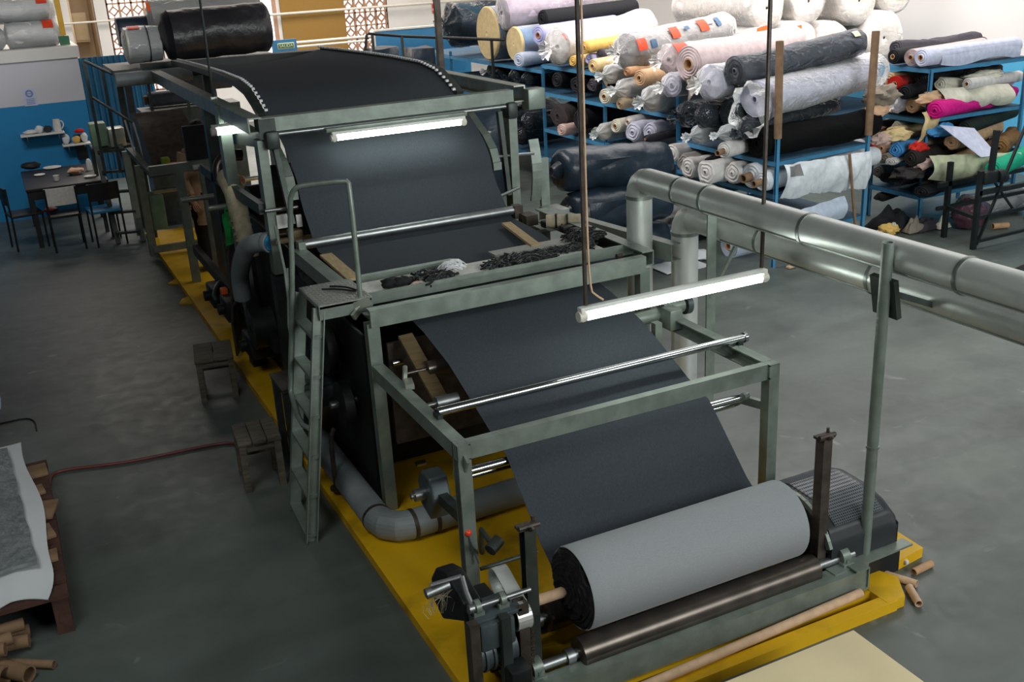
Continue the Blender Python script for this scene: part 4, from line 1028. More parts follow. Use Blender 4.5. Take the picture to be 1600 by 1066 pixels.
# ================================================================ DUCTS
def duct(xc, ytop, z, zb, r, ynear, label, seams):
    t = thing('air_duct', (xc, ytop, zb), label, 'duct')
    MB().cyl((xc, ytop, zb), (xc, ytop, z - r * 1.25), r, n=28).build('riser', 'galv', t)
    e = MB(); n = 4; R_ = r * 1.25
    # mitred elbow in four gores
    c = V((xc, ytop - R_, z - R_)); prev = None; N_ = 28
    for i in range(n + 1):
        a = (pi / 2) * i / n
        p = c + V((0, R_ * cos(a), R_ * sin(a))); d = V((0, -sin(a), cos(a))); x = V((1, 0, 0)); y = d.cross(x)
        cur = e.ring(p, x, y, r * 1.012, N_)
        if prev:
            for k in range(N_): e._f([prev[k], prev[(k + 1) % N_], cur[(k + 1) % N_], cur[k]])
        prev = cur
    el = e.build('elbow', 'galv', t, angle=16)
    MB().cyl((xc, ytop - R_, z), (xc, ynear, z), r, n=28).build('run', 'galv', t)
    for y in seams: MB().lathe((xc, y, z), (0, 1, 0), [(-.012, r), (-.012, r + .004), (.0, r + .006), (.012, r + .004), (.012, r)], 28).build('seam_ring', 'galv_seam', t)
    MB().lathe((xc, ytop, z - R_ - .01), (0, 0, 1), [(-.012, r), (-.012, r + .005), (.012, r + .005), (.012, r)], 28).build('seam_ring', 'galv_seam', t)
    l = MB(); l.box((xc - r * .78, (ytop + ynear) / 2 - .2, z - r * .62), (.012, ytop - ynear - .6, .008)); l.build('lap_seam', 'galv_seam', t)
    return t
d1 = duct(3.80, 5.94, 1.81, .06, .088, 1.2, 'upper silver sheet-metal air duct running along the right side', (5.45, 5.15, 4.25, 3.2, 2.2))
d2 = duct(4.12, 5.86, 1.53, .06, .094, 1.2, 'lower silver sheet-metal air duct behind the upper one', (5.0, 4.05, 3.0, 2.1))
t = thing('support_pole', (3.685, 3.575, 0), 'dark green steel pole holding up the two silver ducts near the roll', 'pole')
MB().pipe((3.685, 3.575, 0), (3.685, 3.575, 1.905), .029, .024).build('pole', 'steel_green', t)
g = MB(); g.box((3.72, 3.575, .03), (.08, .06, .05)); g.build('foot', 'steel_dark', t)
g = MB(); g.bar((3.685, 3.60, 1.66), (4.25, 3.60, 1.43), .03, .03); g.bar((3.70, 3.60, 1.72), (3.74, 3.60, 1.52), .03, .16, (0, 1, 0)); g.build('bracket', 'steel_dark', t)
MB().lathe((3.685, 3.575, .82), (0, 0, 1), [(-.006, .029), (-.006, .033), (.006, .033), (.006, .029)], 18).build('joint_ring', 'galv_seam', t)
t = thing('support_post', (3.955, 5.33, 0), 'flat grey-brown post with a diagonal brace standing between the two ducts and the floor', 'post')
MB().box((3.955, 5.33, .90), (.07, .012, 1.8)).build('post', 'steel_green', t)
MB().bar((3.95, 5.33, 1.10), (4.30, 5.33, 1.66), .02, .02).build('brace', 'steel_green', t)
MB().bar((3.95, 5.33, 1.66), (4.32, 5.33, 1.70), .02, .03).build('brace', 'steel_green', t)
# duct on the plinth
t = thing('floor_duct', (1.6, 5.3, .06), 'dusty grey air duct lying along the plinth and bending under the frame', 'duct')
r = .088; z = .06 + r
MB().cyl((1.56, 6.9, z), (1.56, 5.36, z), r, n=24).build('run', 'grey_duct', t)
MB().cyl((1.71, 5.20, z), (3.2, 5.26, z), r, n=24).build('run', 'grey_duct', t)
e = MB(); c = V((1.71, 5.36, z)); prev = None
for i in range(4):
    a = pi + (pi / 2) * i / 3; p = c + V((.15 * cos(a), .16 * sin(a), 0)); d = V((-sin(a), cos(a), 0)); x = V((0, 0, 1)); y = d.cross(x); cur = e.ring(p, x, y, r * 1.03, 24)
    if prev:
        for k in range(24): e._f([prev[k], prev[(k + 1) % 24], cur[(k + 1) % 24], cur[k]])
    prev = cur
e.build('elbow', 'grey_duct', t, angle=14)
for p_, d_ in (((1.56, 5.37, z), (0, 1, 0)), ((1.72, 5.20, z), (1, 0.04, 0)), ((1.86, 5.206, z), (1, 0.04, 0))):
    MB().lathe(p_, d_, [(-.012, r), (-.012, r * 1.06), (.012, r * 1.06), (.012, r)], 24).build('seam_ring', 'steel_brown', t)

# ================================================================ STOOLS AND STEP
def stool(name, x0, x1, y0, y1, h, label, planks=3, rz=0, m='wood_dark'):
    cx, cy = (x0 + x1) / 2, (y0 + y1) / 2
    t = thing(name, (cx, cy, 0), label, 'stool'); w = (x1 - x0) / planks
    for i in range(planks): MB().rbox((x0 + (i + .5) * w, cy, h - .015), (w - .006, y1 - y0, .03), .004).build('seat_plank', m, t)
    for x in (x0 + .03, x1 - .03):
        for y in (y0 + .03, y1 - .03): MB().box((x, y, (h - .03) / 2), (.045, .045, h - .03)).build('leg', m, t)
    MB().box((cx, y1 - .03, .16), (x1 - x0 - .09, .03, .04)).build('stretcher', m, t)
    for y in (y0 + .03, y1 - .03): MB().box((cx, y, h - .055), (x1 - x0 - .09, .025, .05)).build('apron', m, t)
    t.rotation_euler = (0, 0, rz)
    return t
stool('wooden_stool', .985, 1.275, 6.38, 6.72, .37, 'dark wooden plank stool standing on the floor left of the ladder foot', rz=-.08)
stool('wooden_stool', 1.035, 1.345, 8.10, 8.52, .37, 'worn wooden plank stool standing farther back at the edge of the yellow plinth', 2, rz=-.15)
t = stool('step_stool', 1.335, 1.50, 6.52, 6.86, .62, 'tall narrow step with a pale worn top behind the ladder', 2, m='steel_dark')
MB().rbox((1.4175, 6.69, .622), (.17, .35, .012), .004).build('pad', 'felt_white', t).data.materials[0] = M['steel_brown']
ROLLS1 = [
    ((7.05, 16.679, 2.209), (8.75, 16.799, 2.209), 0.34, 'tealdark', 'wrap', 'dark teal roll in shiny plastic, tallest on the far left of the rack'),
    ((7.0, 15.176, 2.129), (8.6, 15.181, 2.129), 0.395, 'bluewrap', 'disc', 'blue wrapped roll with the big beige disc end facing out'),
    ((7.0, 14.602, 2.453), (8.7, 14.471, 2.609), 0.247, 'lavpink', 'wrapend', 'pale lavender roll in plastic lying on top of the blue rolls'),
    ((7.0, 14.248, 2.017), (8.5, 14.312, 2.04), 0.244, 'blue', 'disc', 'bright blue roll with a beige end below the pale lavender roll'),
    ((6.9, 13.959, 1.818), (8.3, 14.56, 1.818), 0.102, 'paleblue', 'plain', 'thin pale roll in front of the bright blue roll'),
    ((7.3, 13.928, 2.355), (9.0, 14.166, 2.395), 0.129, 'black', 'plain', 'black roll lying above the lilac-blue roll'),
    ((6.95, 13.394, 2.183), (8.45, 13.844, 2.204), 0.133, 'lilac', 'core', 'lilac-blue roll with an open core beside the bright blue roll'),
    ((6.95, 12.846, 2.057), (8.65, 13.321, 2.186), 0.233, 'white', 'wrap', 'big white roll in clear plastic with a knotted end'),
    ((6.95, 12.435, 1.89), (8.45, 12.885, 1.95), 0.076, 'yellow', 'soft', 'yellow cloth roll poking out under the big white wrapped roll'),
    ((7.0, 12.207, 2.077), (8.5, 12.657, 2.106), 0.083, 'yellow', 'core', 'folded yellow roll squeezed above the other yellow roll'),
    ((7.1, 12.288, 1.918), (8.6, 12.738, 1.918), 0.067, 'lilac', 'soft', 'thin lilac roll between the yellow cloth and the cream roll'),
    ((7.05, 11.906, 1.994), (8.55, 12.356, 1.964), 0.074, 'charcoal', 'plain', 'charcoal roll end above the cream roll with a flap'),
    ((6.85, 11.748, 1.884), (8.25, 12.198, 1.884), 0.089, 'cream', 'flap', 'cream roll with a hanging triangular flap'),
    ((6.95, 11.101, 2.095), (8.75, 11.609, 2.19), 0.209, 'greyplastic', 'wraptape', 'long grey roll in plastic with three red tape patches'),
    ((6.8, 10.867, 1.884), (7.7, 11.317, 1.854), 0.053, 'cardboard', 'core', 'bare cardboard core sticking out under the long grey roll'),
    ((6.85, 10.667, 1.821), (8.25, 11.117, 1.791), 0.098, 'tan', 'core', 'tan roll with an open core under the tied plastic bundle'),
    ((6.9, 10.132, 2.069), (8.5, 10.582, 2.062), 0.159, 'pinkwhite', 'wraptape1', 'plastic-tied roll with a pinched end and red tape'),
    ((6.8, 9.608, 2.056), (8.55, 9.989, 2.122), 0.194, 'pinkwhite', 'spiral', 'fat pinkish-white roll with a brown spiral end'),
    ((6.75, 9.168, 1.909), (8.45, 9.586, 1.949), 0.174, 'lilacwhite', 'wrap', 'crumpled lilac-white wrapped roll right of the brown spiral end'),
    ((6.85, 8.872, 2.032), (8.65, 9.075, 2.158), 0.145, 'slate', 'wrapflat', 'slate grey roll in plastic tilted up to the right'),
    ((6.98, 8.706, 1.749), (8.88, 9.165, 1.816), 0.191, 'lilacwhite', 'wrapbag', 'lilac-white roll in a loose clear bag hanging open'),
    ((6.85, 11.48, 1.532), (8.25, 11.974, 1.532), 0.096, 'offwhite', 'core', 'off-white roll end beside the beige wrapped roll'),
    ((6.75, 10.951, 1.504), (8.15, 11.381, 1.504), 0.07, 'beige', 'core', 'beige roll with a round open core below the tan roll'),
    ((6.85, 11.023, 1.672), (8.25, 11.485, 1.649), 0.116, 'beigegrey', 'wrap', 'beige roll wrapped in shiny film above the open core'),
    ((6.95, 11.482, 1.795), (8.35, 11.99, 1.765), 0.112, 'beigegrey', 'wrap', 'film-wrapped beige bundle behind the cardboard core'),
    ((6.85, 10.424, 1.6), (8.25, 10.874, 1.6), 0.149, 'taupe', 'wrap', 'taupe lumpy roll under the tan roll'),
    ((6.8, 9.934, 1.812), (8.2, 10.384, 1.782), 0.129, 'lilacwhite', 'wrap', 'crumpled white bag below the tied bundle'),
    ((6.8, 9.625, 1.521), (8.3, 10.031, 1.491), 0.141, 'blackwrap', 'wrap', 'black film-wrapped roll under the fat pinkish roll'),
    ((6.75, 9.239, 1.543), (8.25, 9.654, 1.503), 0.122, 'blackwrap', 'wrap', 'black film-wrapped roll in the middle under the crumpled white roll'),
    ((6.9, 8.991, 1.592), (8.5, 9.412, 1.59), 0.135, 'darkgreen', 'wrapflat', 'dark green film-wrapped roll under the loose clear bag'),
    ((6.9, 8.705, 1.45), (8.5, 9.217, 1.49), 0.1, 'blackwrap', 'wrap', 'black film-wrapped roll directly above the fuzzy black roll'),
    ((6.75, 9.342, 1.346), (8.15, 9.791, 1.327), 0.097, 'clearbag', 'wrap', 'clear crumpled plastic bundle left of the fuzzy black roll'),
    ((6.75, 8.868, 1.415), (8.15, 9.395, 1.377), 0.08, 'clearbag', 'wrap', 'clear crumpled plastic bundle touching the fuzzy black roll'),
    ((7.0, 13.005, 1.598), (8.5, 13.416, 1.596), 0.106, 'black', 'plain', 'black flat roll on the upper shelf behind the hanging rod'),
    ((7.0, 12.468, 1.574), (8.5, 12.918, 1.572), 0.111, 'black', 'soft', 'black soft roll on the upper shelf right of the hanging rod'),
    ((7.0, 12.047, 1.602), (8.4, 12.497, 1.599), 0.083, 'charcoal', 'soft', 'charcoal soft roll at the right end of the upper shelf'),
    ((6.95, 12.917, 1.133), (8.45, 13.318, 1.133), 0.204, 'brownblack', 'soft', 'fat brown-black roll on the shelf below the upper shelf'),
    ((7.0, 12.381, 1.13), (8.5, 12.823, 1.095), 0.138, 'black', 'plain', 'black roll right of the fat brown-black roll'),
    ((6.75, 11.063, 1.225), (8.15, 11.503, 1.186), 0.086, 'offwhite', 'core', 'white roll with an open core in the pale heap'),
    ((6.85, 10.933, 1.283), (8.25, 11.397, 1.282), 0.062, 'white', 'core', 'thin white roll on top of the pale heap'),
    ((6.75, 10.694, 1.206), (8.15, 11.144, 1.204), 0.114, 'lilacwhite', 'soft', 'lilac-white soft roll at the front of the pale heap'),
    ((6.85, 10.474, 1.217), (8.25, 10.924, 1.214), 0.106, 'lilacwhite', 'soft', 'lilac-white soft roll at the back of the pale heap'),
    ((6.8, 11.414, 1.106), (8.0, 11.98, 1.085), 0.105, 'beigegrey', 'wrap', 'beige crumpled bundle left of the pale heap'),
    ((6.8, 11.653, 1.061), (8.0, 12.136, 1.017), 0.066, 'greygreen', 'soft', 'grey-green soft roll beside the beige crumpled bundle'),
    ((6.8, 12.537, 0.992), (7.8, 13.003, 0.992), 0.078, 'pinkcream', 'soft', 'small pinkish roll lying over the black plastic bundle'),
    ((6.7, 10.308, 1.172), (8.3, 10.758, 1.142), 0.045, 'charcoal', 'core', 'thin dark roll with a pale core over the black plastic bundle'),
    ((7.1, 14.489, 1.531), (8.4, 14.939, 1.531), 0.106, 'blackwrap', 'wrap', 'black wrapped roll just left of the corner post of the rack'),
    ((7.1, 14.064, 1.529), (8.4, 14.514, 1.529), 0.104, 'blackwrap', 'wrap', 'black wrapped roll touching the corner post of the rack'),
    ((7.2, 15.151, 1.535), (8.5, 15.735, 1.535), 0.11, 'blackwrap', 'wrap', 'black wrapped roll second to the left of the corner post'),
    ((7.3, 15.72, 1.516), (8.5, 16.16, 1.516), 0.093, 'limegreen', 'wrap', 'lime green wrapped roll left of the black wrapped rolls'),
    ((7.3, 15.472, 1.539), (8.6, 15.971, 1.539), 0.102, 'rust', 'soft', 'rust red roll under the beige disc'),
    ((7.1, 14.131, 0.892), (8.4, 14.581, 0.862), 0.125, 'blackwrap', 'wrap', 'black wrapped roll low beside the corner post'),
    ((7.1, 14.393, 0.639), (8.4, 14.843, 0.615), 0.127, 'blackwrap', 'wrap', 'black wrapped roll lowest beside the corner post'),
    ((7.1, 15.16, 0.827), (8.4, 15.774, 0.813), 0.152, 'blackwrap', 'wrap', 'black wrapped roll seen behind the right upright'),
    ((7.1, 15.42, 0.648), (8.4, 16.036, 0.648), 0.156, 'blackwrap', 'wrap', 'black wrapped roll lower behind the right upright'),
    ((6.95, 9.066, 1.315), (8.85, 9.056, 1.315), 0.156, 'blackfuzz', 'fuzz', 'fuzzy black roll on the blue shelf'),
    ((6.85, 9.768, 0.946), (8.25, 10.322, 0.939), 0.101, 'greytaupe', 'soft', 'grey roll behind the white roll with a brown core'),
    ((6.7, 8.834, 1.242), (8.0, 9.302, 1.242), 0.087, 'white', 'corestick', 'white roll with a brown core stub left of the fuzzy black roll'),
    ((6.95, 9.343, 0.957), (8.35, 9.749, 0.957), 0.118, 'black', 'soft', 'black roll sagging under the fuzzy black roll'),
    ((6.8, 9.952, 1.04), (8.2, 10.482, 1.04), 0.103, 'white', 'soft', 'white crumpled roll left of the upper duct'),
    ((6.75, 9.56, 0.945), (8.15, 9.977, 0.945), 0.107, 'white', 'soft', 'white crumpled roll second from the left above the duct'),
    ((6.7, 9.146, 0.964), (8.1, 9.534, 0.964), 0.124, 'white', 'soft', 'fat white crumpled roll under the brown core stub'),
    ((6.9, 8.947, 0.956), (8.3, 9.308, 0.956), 0.117, 'white', 'soft', 'white crumpled roll above the duct in the middle'),
    ((6.98, 8.73, 0.952), (8.78, 9.052, 0.952), 0.134, 'whitecloth', 'corestick', 'fat white roll with a brown core stub beside the corner post'),
    ((6.98, 8.554, 0.922), (8.78, 8.824, 0.922), 0.106, 'whitecloth', 'corestick', 'white roll with a brown core stub just above the duct'),
    ((6.95, 9.038, 0.126), (8.65, 9.195, 0.122), 0.141, 'paleblue', 'spiral', 'pale roll with a spiral end lying below the two ducts'),
]
ROLLS2 = [
    ((9.3, 9.152, 1.943), (10.9, 9.313, 1.943), 0.088, 'black', 'core', 'black roll with a pale core on the upper right rack, left of the white roll'),
    ((9.6, 9.422, 1.991), (11.2, 9.675, 1.966), 0.09, 'charcoal', 'soft', 'charcoal roll at the back of the upper right rack'),
    ((9.3, 8.889, 1.949), (10.7, 9.135, 1.949), 0.093, 'beigelilac', 'spiral', 'beige and lilac crumpled roll beside the large white roll'),
    ((9.25, 8.693, 1.964), (10.9, 8.844, 1.955), 0.099, 'lilacwhite2', 'coreflap', 'large white roll with a hanging flap on top of the right rack'),
    ((9.4, 9.297, 1.671), (10.8, 9.687, 1.639), 0.082, 'cream', 'soft', 'cream roll under the top shelf of the right rack'),
    ((9.35, 9.158, 1.631), (10.55, 9.842, 1.56), 0.089, 'red', 'spiral', 'red roll on the middle shelf of the right rack'),
    ((9.3, 8.95, 1.559), (10.8, 9.392, 1.545), 0.08, 'black', 'plain', 'black roll slanting above the pink cloth'),
    ((10.2, 8.886, 1.698), (10.9, 9.045, 1.664), 0.059, 'black', 'soft', 'short black roll behind the white cloths on the right rack'),
    ((9.5, 8.809, 1.47), (10.9, 9.236, 1.456), 0.087, 'offwhite', 'soft', 'off-white bundle lying on the pink cloth'),
    ((9.7, 8.804, 1.619), (11.1, 9.042, 1.512), 0.08, 'offwhite', 'soft', 'off-white flat bolt above the pink cloth, upper one'),
    ((9.9, 8.608, 1.623), (11.1, 8.907, 1.573), 0.066, 'white', 'core', 'thin white roll sticking out past the rear post'),
    ((9.3, 8.482, 1.407), (10.9, 8.844, 1.407), 0.107, 'magenta', 'bolt', 'bright pink cloth bolt on the middle shelf'),
    ((9.4, 9.348, 1.451), (10.6, 10.022, 1.451), 0.13, 'lilacwhite', 'soft', 'crumpled white bundle left of the post on the middle shelf'),
    ((9.35, 9.107, 1.434), (10.55, 9.65, 1.434), 0.126, 'lilacwhite', 'wrap', 'crumpled white wrapped bundle touching the blue front post'),
    ((9.4, 8.917, 1.396), (10.6, 9.391, 1.396), 0.081, 'tan', 'soft', 'tan cloth bundle above the crumpled white bundles'),
    ((9.8, 8.617, 1.351), (11.0, 9.024, 1.351), 0.058, 'charcoal', 'plain', 'thin charcoal roll under the pink cloth bolt'),
    ((9.3, 9.37, 1.123), (10.6, 9.826, 1.075), 0.061, 'black', 'soft', 'black roll on the lower shelf beside the tall cardboard tube'),
    ((9.0, 9.251, 1.129), (10.1, 9.711, 1.102), 0.06, 'peach', 'soft', 'peach cloth bundle at the end of the fuzzy black roll'),
    ((9.2, 8.989, 1.09), (10.7, 9.387, 1.077), 0.089, 'cream', 'soft', 'cream cloth roll above the red cloth'),
    ((9.1, 9.273, 1.013), (10.4, 9.742, 0.984), 0.06, 'white', 'soft', 'thin white roll left of the cream cloth roll'),
    ((9.1, 9.027, 0.937), (10.5, 9.41, 0.886), 0.067, 'peach', 'core', 'peach roll with a core above the red cloth'),
    ((9.05, 9.175, 0.894), (10.35, 9.624, 0.894), 0.097, 'red', 'soft', 'red crumpled cloth on the lower shelf'),
    ((9.1, 8.81, 0.947), (10.4, 9.279, 0.946), 0.088, 'skyblue', 'soft', 'sky blue crumpled plastic on the lower shelf'),
    ((9.0, 8.793, 0.831), (10.4, 9.31, 0.831), 0.066, 'white', 'flat', 'white folded cloth in front of the sky blue plastic'),
    ((9.9, 8.593, 1.129), (11.2, 9.018, 1.133), 0.081, 'darkgreen2', 'plain', 'dark green roll with a slanted end low on the right rack'),
    ((9.6, 8.491, 1.017), (10.9, 8.973, 0.991), 0.087, 'tan', 'soft', 'tan board bundle behind the hanging lilac sheet'),
    ((10.2, 8.344, 0.9), (11.0, 8.827, 0.9), 0.103, 'brown', 'soft', 'brown cloth bundle at the rear of the right rack'),
    ((9.1, 8.591, 0.882), (10.8, 9.087, 0.882), 0.087, 'leather', 'soft', 'dark leather roll draped across the lower right rack'),
    ((9.6, 8.924, 0.954), (10.9, 9.214, 0.832), 0.067, 'beige', 'flat', 'beige flat bolt under the hanging lilac sheet'),
    ((9.2, 8.487, 0.503), (10.7, 8.937, 0.496), 0.102, 'black', 'flat', 'black folded cloth under the pale green cloth'),
    ((9.0, 8.899, 0.846), (10.3, 9.246, 0.846), 0.088, 'taupe', 'flat', 'taupe folded cloth under the leather roll'),
    ((9.1, 8.95, 0.608), (10.4, 9.383, 0.52), 0.09, 'black', 'flat', 'black folded cloth low on the right rack'),
    ((9.4, 9.413, 1.607), (10.6, 9.843, 1.4), 0.068, 'black', 'soft', 'black roll wedged under the red roll on the right rack'),
    ((9.6, 9.011, 1.681), (10.9, 9.406, 1.678), 0.066, 'black', 'soft', 'black folded roll high under the top shelf of the right rack'),
    ((9.4, 9.129, 1.127), (10.6, 9.592, 1.123), 0.067, 'offwhite', 'soft', 'off-white roll between the cream roll and the blue front post'),
    ((9.4, 9.33, 0.873), (10.6, 9.774, 0.853), 0.061, 'tan', 'soft', 'tan roll wedged between the peach roll and the red cloth'),
    ((9.7, 8.816, 1.114), (10.9, 9.144, 1.035), 0.089, 'black', 'plain', 'black roll just behind the hanging lilac sheet'),
    ((9.7, 8.486, 0.831), (10.9, 8.963, 0.831), 0.066, 'tan', 'flat', 'tan folded cloth above the pale green cloth'),
    ((9.4, 9.366, 0.573), (10.6, 9.816, 0.513), 0.07, 'greytaupe', 'soft', 'grey-taupe soft roll left of the leather roll'),
    ((9.4, 9.301, 0.262), (10.6, 9.751, 0.257), 0.078, 'brownblack', 'flat', 'brown-black folded cloth lowest on the right rack at the left'),
    ((9.45, 9.079, 0.527), (10.65, 9.383, 0.527), 0.091, 'charcoal', 'soft', 'charcoal soft roll low behind the blue front post'),
    ((9.6, 9.113, 1.022), (10.8, 9.585, 1.016), 0.06, 'brown', 'soft', 'thin brown roll behind the blue front post'),
]
# ================================================================ ROLLS OF FABRIC
def lump(a, f=2.5, seed=0.0):
    return lambda t, an, r: r * (1 + a * noise.noise(V((t * f + seed, cos(an) * 1.6, sin(an) * 1.6 + seed))) + a * .4 * noise.noise(V((t * f * 3 + seed, cos(an) * 4, sin(an) * 4))))
def sag(mb, p, q, amt, flat=1.0, seed=0):
    p, q = V(p), V(q); L = (q - p).length; d = (q - p) / L
    for v in mb.bm.verts:
        t = (v.co - p).dot(d) / L; c = p + d * (t * L)
        if flat != 1.0: v.co.z = c.z + (v.co.z - c.z) * flat
        if amt:
            v.co.z -= amt * (sin(pi * max(0, min(1, t))) * .5 + max(0, -t) * 1.5)
            v.co += V((0, 1, .4)) * (amt * .6 * noise.noise(V((t * 3 + seed, seed, 0))))
def roll(p, q, r, col, style, label, group=None, name='fabric_roll', cat='fabric roll', n=26):
    p, q = V(p), V(q); d = q - p; L = d.length; d.normalize(); sd = random.random() * 50
    mid = (p + q) / 2
    t = thing(name, (mid.x, mid.y, min(p.z, q.z) - r), label, cat, group)
    m = 'c_' + col if ('c_' + col) in M else col
    soft = style in ('soft', 'bolt', 'flat'); flat = {'bolt': .85, 'flat': .62}.get(style, 1.0)
    amp = .22 if soft else .16 if style == 'fuzz' else .07 if style.startswith('wrap') else .03
    f = lump(amp, 4 if soft else 2.2, sd)
    hole = r * .34 if style in ('core', 'coreflap', 'corestick', 'flap', 'spiral') else r * .16
    prof = []
    # rolled end, layer by layer
    k = 9 if style == 'spiral' else 6
    for i in range(k):
        rr = hole + (r * .96 - hole) * (i / (k - 1)); prof.append((-.002 + (.012 if i % 2 else 0) - .02 * (1 - i / k), rr))
    prof = [(.06, hole)] + prof + [(.004, r * .985), (.02, r)]
    ns = 18
    prof += [(.02 + (L - .04) * i / ns, r) for i in range(1, ns + 1)] + [(L - .004, r * .97), (L, r * .8), (L + .004, 0)]
    b = MB(); b.lathe(p, d, prof, n, f)
    sg = .05 if soft else .02 if style.startswith('wrap') else 0
    sag(b, p, q, sg * (r / .1), flat, sd)
    b.build('cloth', m, t, angle=50)
    if style in ('core', 'coreflap', 'flap', 'spiral'):
        b = MB(); b.pipe(p - d * .025, p + d * .25, hole * .98, hole * .78, 16); sag(b, p, q, sg * (r / .1), 1, sd); b.build('core', 'cardboard', t)
    if style == 'corestick':
        MB().pipe(p - d * .13 + V((0, 0, -.01)), p + d * .2, hole * 1.05, hole * .8, 16).build('core', 'cardboard_dark', t)
    if style == 'flap':
        x = d.cross(V((0, 0, 1))).normalized()
        b = MB(); b.grid(lambda u, v: p + d * (.10 + .30 * u) + x * (-r * .2 + .02 * sin(u * 5)) + V((0, 0, -r * .9 - .22 * v * (1 - abs(u - .5) * 1.9))) + x * (r * 1.02) * -1 * 0, 8, 6, .004); b.build('loose_flap', m, t)
    if style == 'coreflap':
        x = V((0, -1, 0))
        b = MB(); b.grid(lambda u, v: p + d * (.22 + (L - .25) * u) + x * (r * (.75 + .28 * sin(v * pi * .8))) + V((0, 0, r * (.62 - 1.55 * v) - .03 * sin(u * 7) * v - .03 * u * v)), 20, 8, .005); b.build('loose_flap', m, t)
    if style == 'disc':
        b = MB(); pr = [(-.03, r * .10), (-.02, r * .30), (-.026, r * .5), (-.018, r * .75), (-.022, r * .97), (0, r * 1.02), (.02, r * 1.01)]
        b.lathe(p, d, [(0, 0)] + pr, 40); b.build('end_disc', 'c_cream', t)
        MB().lathe(p, d, [(.03, r * 1.01), (L * .5, r * 1.02), (L, r * 1.0)], n, lump(.03, 3, sd)).build('plastic_wrap', 'film', t)
    if style.startswith('wrap'):
        w = lump(.10, 4, sd + 9); fm = 'film_slate' if col == 'slate' else 'film_dark' if col in ('blackwrap', 'darkgreen', 'tealdark') else 'film_heavy' if col in ('clearbag', 'beigegrey', 'taupe') else 'film'
        if style == 'wrapflat': pr = [(-.02, r * .3), (-.035, r * .7), (-.02, r * 1.02)]
        elif style == 'wrapbag': pr = [(-.16, r * .95), (-.10, r * 1.12), (-.05, r * 1.08)]
        elif style == 'wrapend': pr = [(-.03, r * .12), (-.045, r * .5), (-.04, r * .85), (-.01, r * 1.03)]
        else: pr = [(-.26, r * .50), (-.20, r * .30), (-.155, r * .13), (-.12, r * .3), (-.08, r * .7), (-.03, r * 1.0)]
        pr += [(L * i / 14, r * 1.05) for i in range(15)] + ([(L + .05, r * .85), (L + .14, r * 1.05), (L + .22, r * .95), (L + .26, r * .5)] if style == 'wrapbag' else [(L + .03, r * .8), (L + .07, r * .2)])
        def wf(tt, an, rr):
            k = w(tt, an, rr)
            if tt < 0: k *= 1 + .22 * sin(an * 7 + sd) * min(1, -tt * 9)
            return k
        b = MB(); b.lathe(p, d, pr, 36, wf); sag(b, p, q, sg * (r / .1), 1, sd)
        if style == 'wrapbag':
            for v in b.bm.verts:
                tt = (v.co - p).dot(d)
                if tt < .2: v.co.z -= (.2 - tt) * .45 * (1 if v.co.z < p.z else .35)
        b.build('plastic_wrap', fm, t, angle=70)
    return t
def patch(t, p, d, ang, r, w, h, m, name='tape'):
    """curved label stuck on a roll: p on axis, ang around it"""
    p, d = V(p), V(d).normalized(); x = d.cross(V((0, 0, 1))).normalized(); z = x.cross(d)
    k = h / r
    b = MB(); b.grid(lambda u, v: p + d * (w * (u - .5)) + (x * sin(ang + k * (v - .5)) + z * cos(ang + k * (v - .5))) * (r + .004), 4, 6, .003)
    return b.build(name, m, t)
G1 = 'fabric rolls on the long blue rack'; G2 = 'fabric rolls on the right blue rack'
for p, q, r, c, s, lab in ROLLS1:
    if s == 'fuzz': p, q, r = (6.98, 8.645, 1.305), (8.72, 8.83, 1.305), .155
    if lab.startswith('fat brown'): r = .168
    t = roll(p, q, r, c, s, lab, G1)
    P, D = V(p), (V(q) - V(p)).normalized(); LL = (V(q) - V(p)).length
    if s == 'wraptape':
        for f, a, m, w_, h_ in ((.02, .45, 'tape_red', .16, .14), (.36, .2, 'tape_red', .15, .15), (.66, .12, 'tape_red', .17, .17), (.13, .55, 'tape_blue', .1, .1), (.49, .1, 'tape_blue', .08, .05), (.74, .0, 'tape_white', .13, .07), (.82, .1, 'tape_blue', .08, .13)):
            patch(t, P + D * LL * f, D, a + .75, r * 1.09, w_, h_, m)
    elif s == 'wraptape1': patch(t, P + D * .06, D, .75, r * 1.10, .22, .13, 'tape_red')
    elif lab.startswith('big white roll'): patch(t, P - D * .03, D, .9, r * .95, .03, .1, 'tape_red')
    elif lab.startswith('slate'): patch(t, P + D * LL * .93, D, .75, r * 1.06, .09, .07, 'sign_cream')
for p, q, r, c, s, lab in ROLLS2: roll(p, q, r, c, s, lab, G2)

def drape(name, fn, nu, nv, m, label, cat='cloth', th=.006, group=None):
    return single(MB().grid(fn, nu, nv, th), name, m, label, cat, group, angle=70)
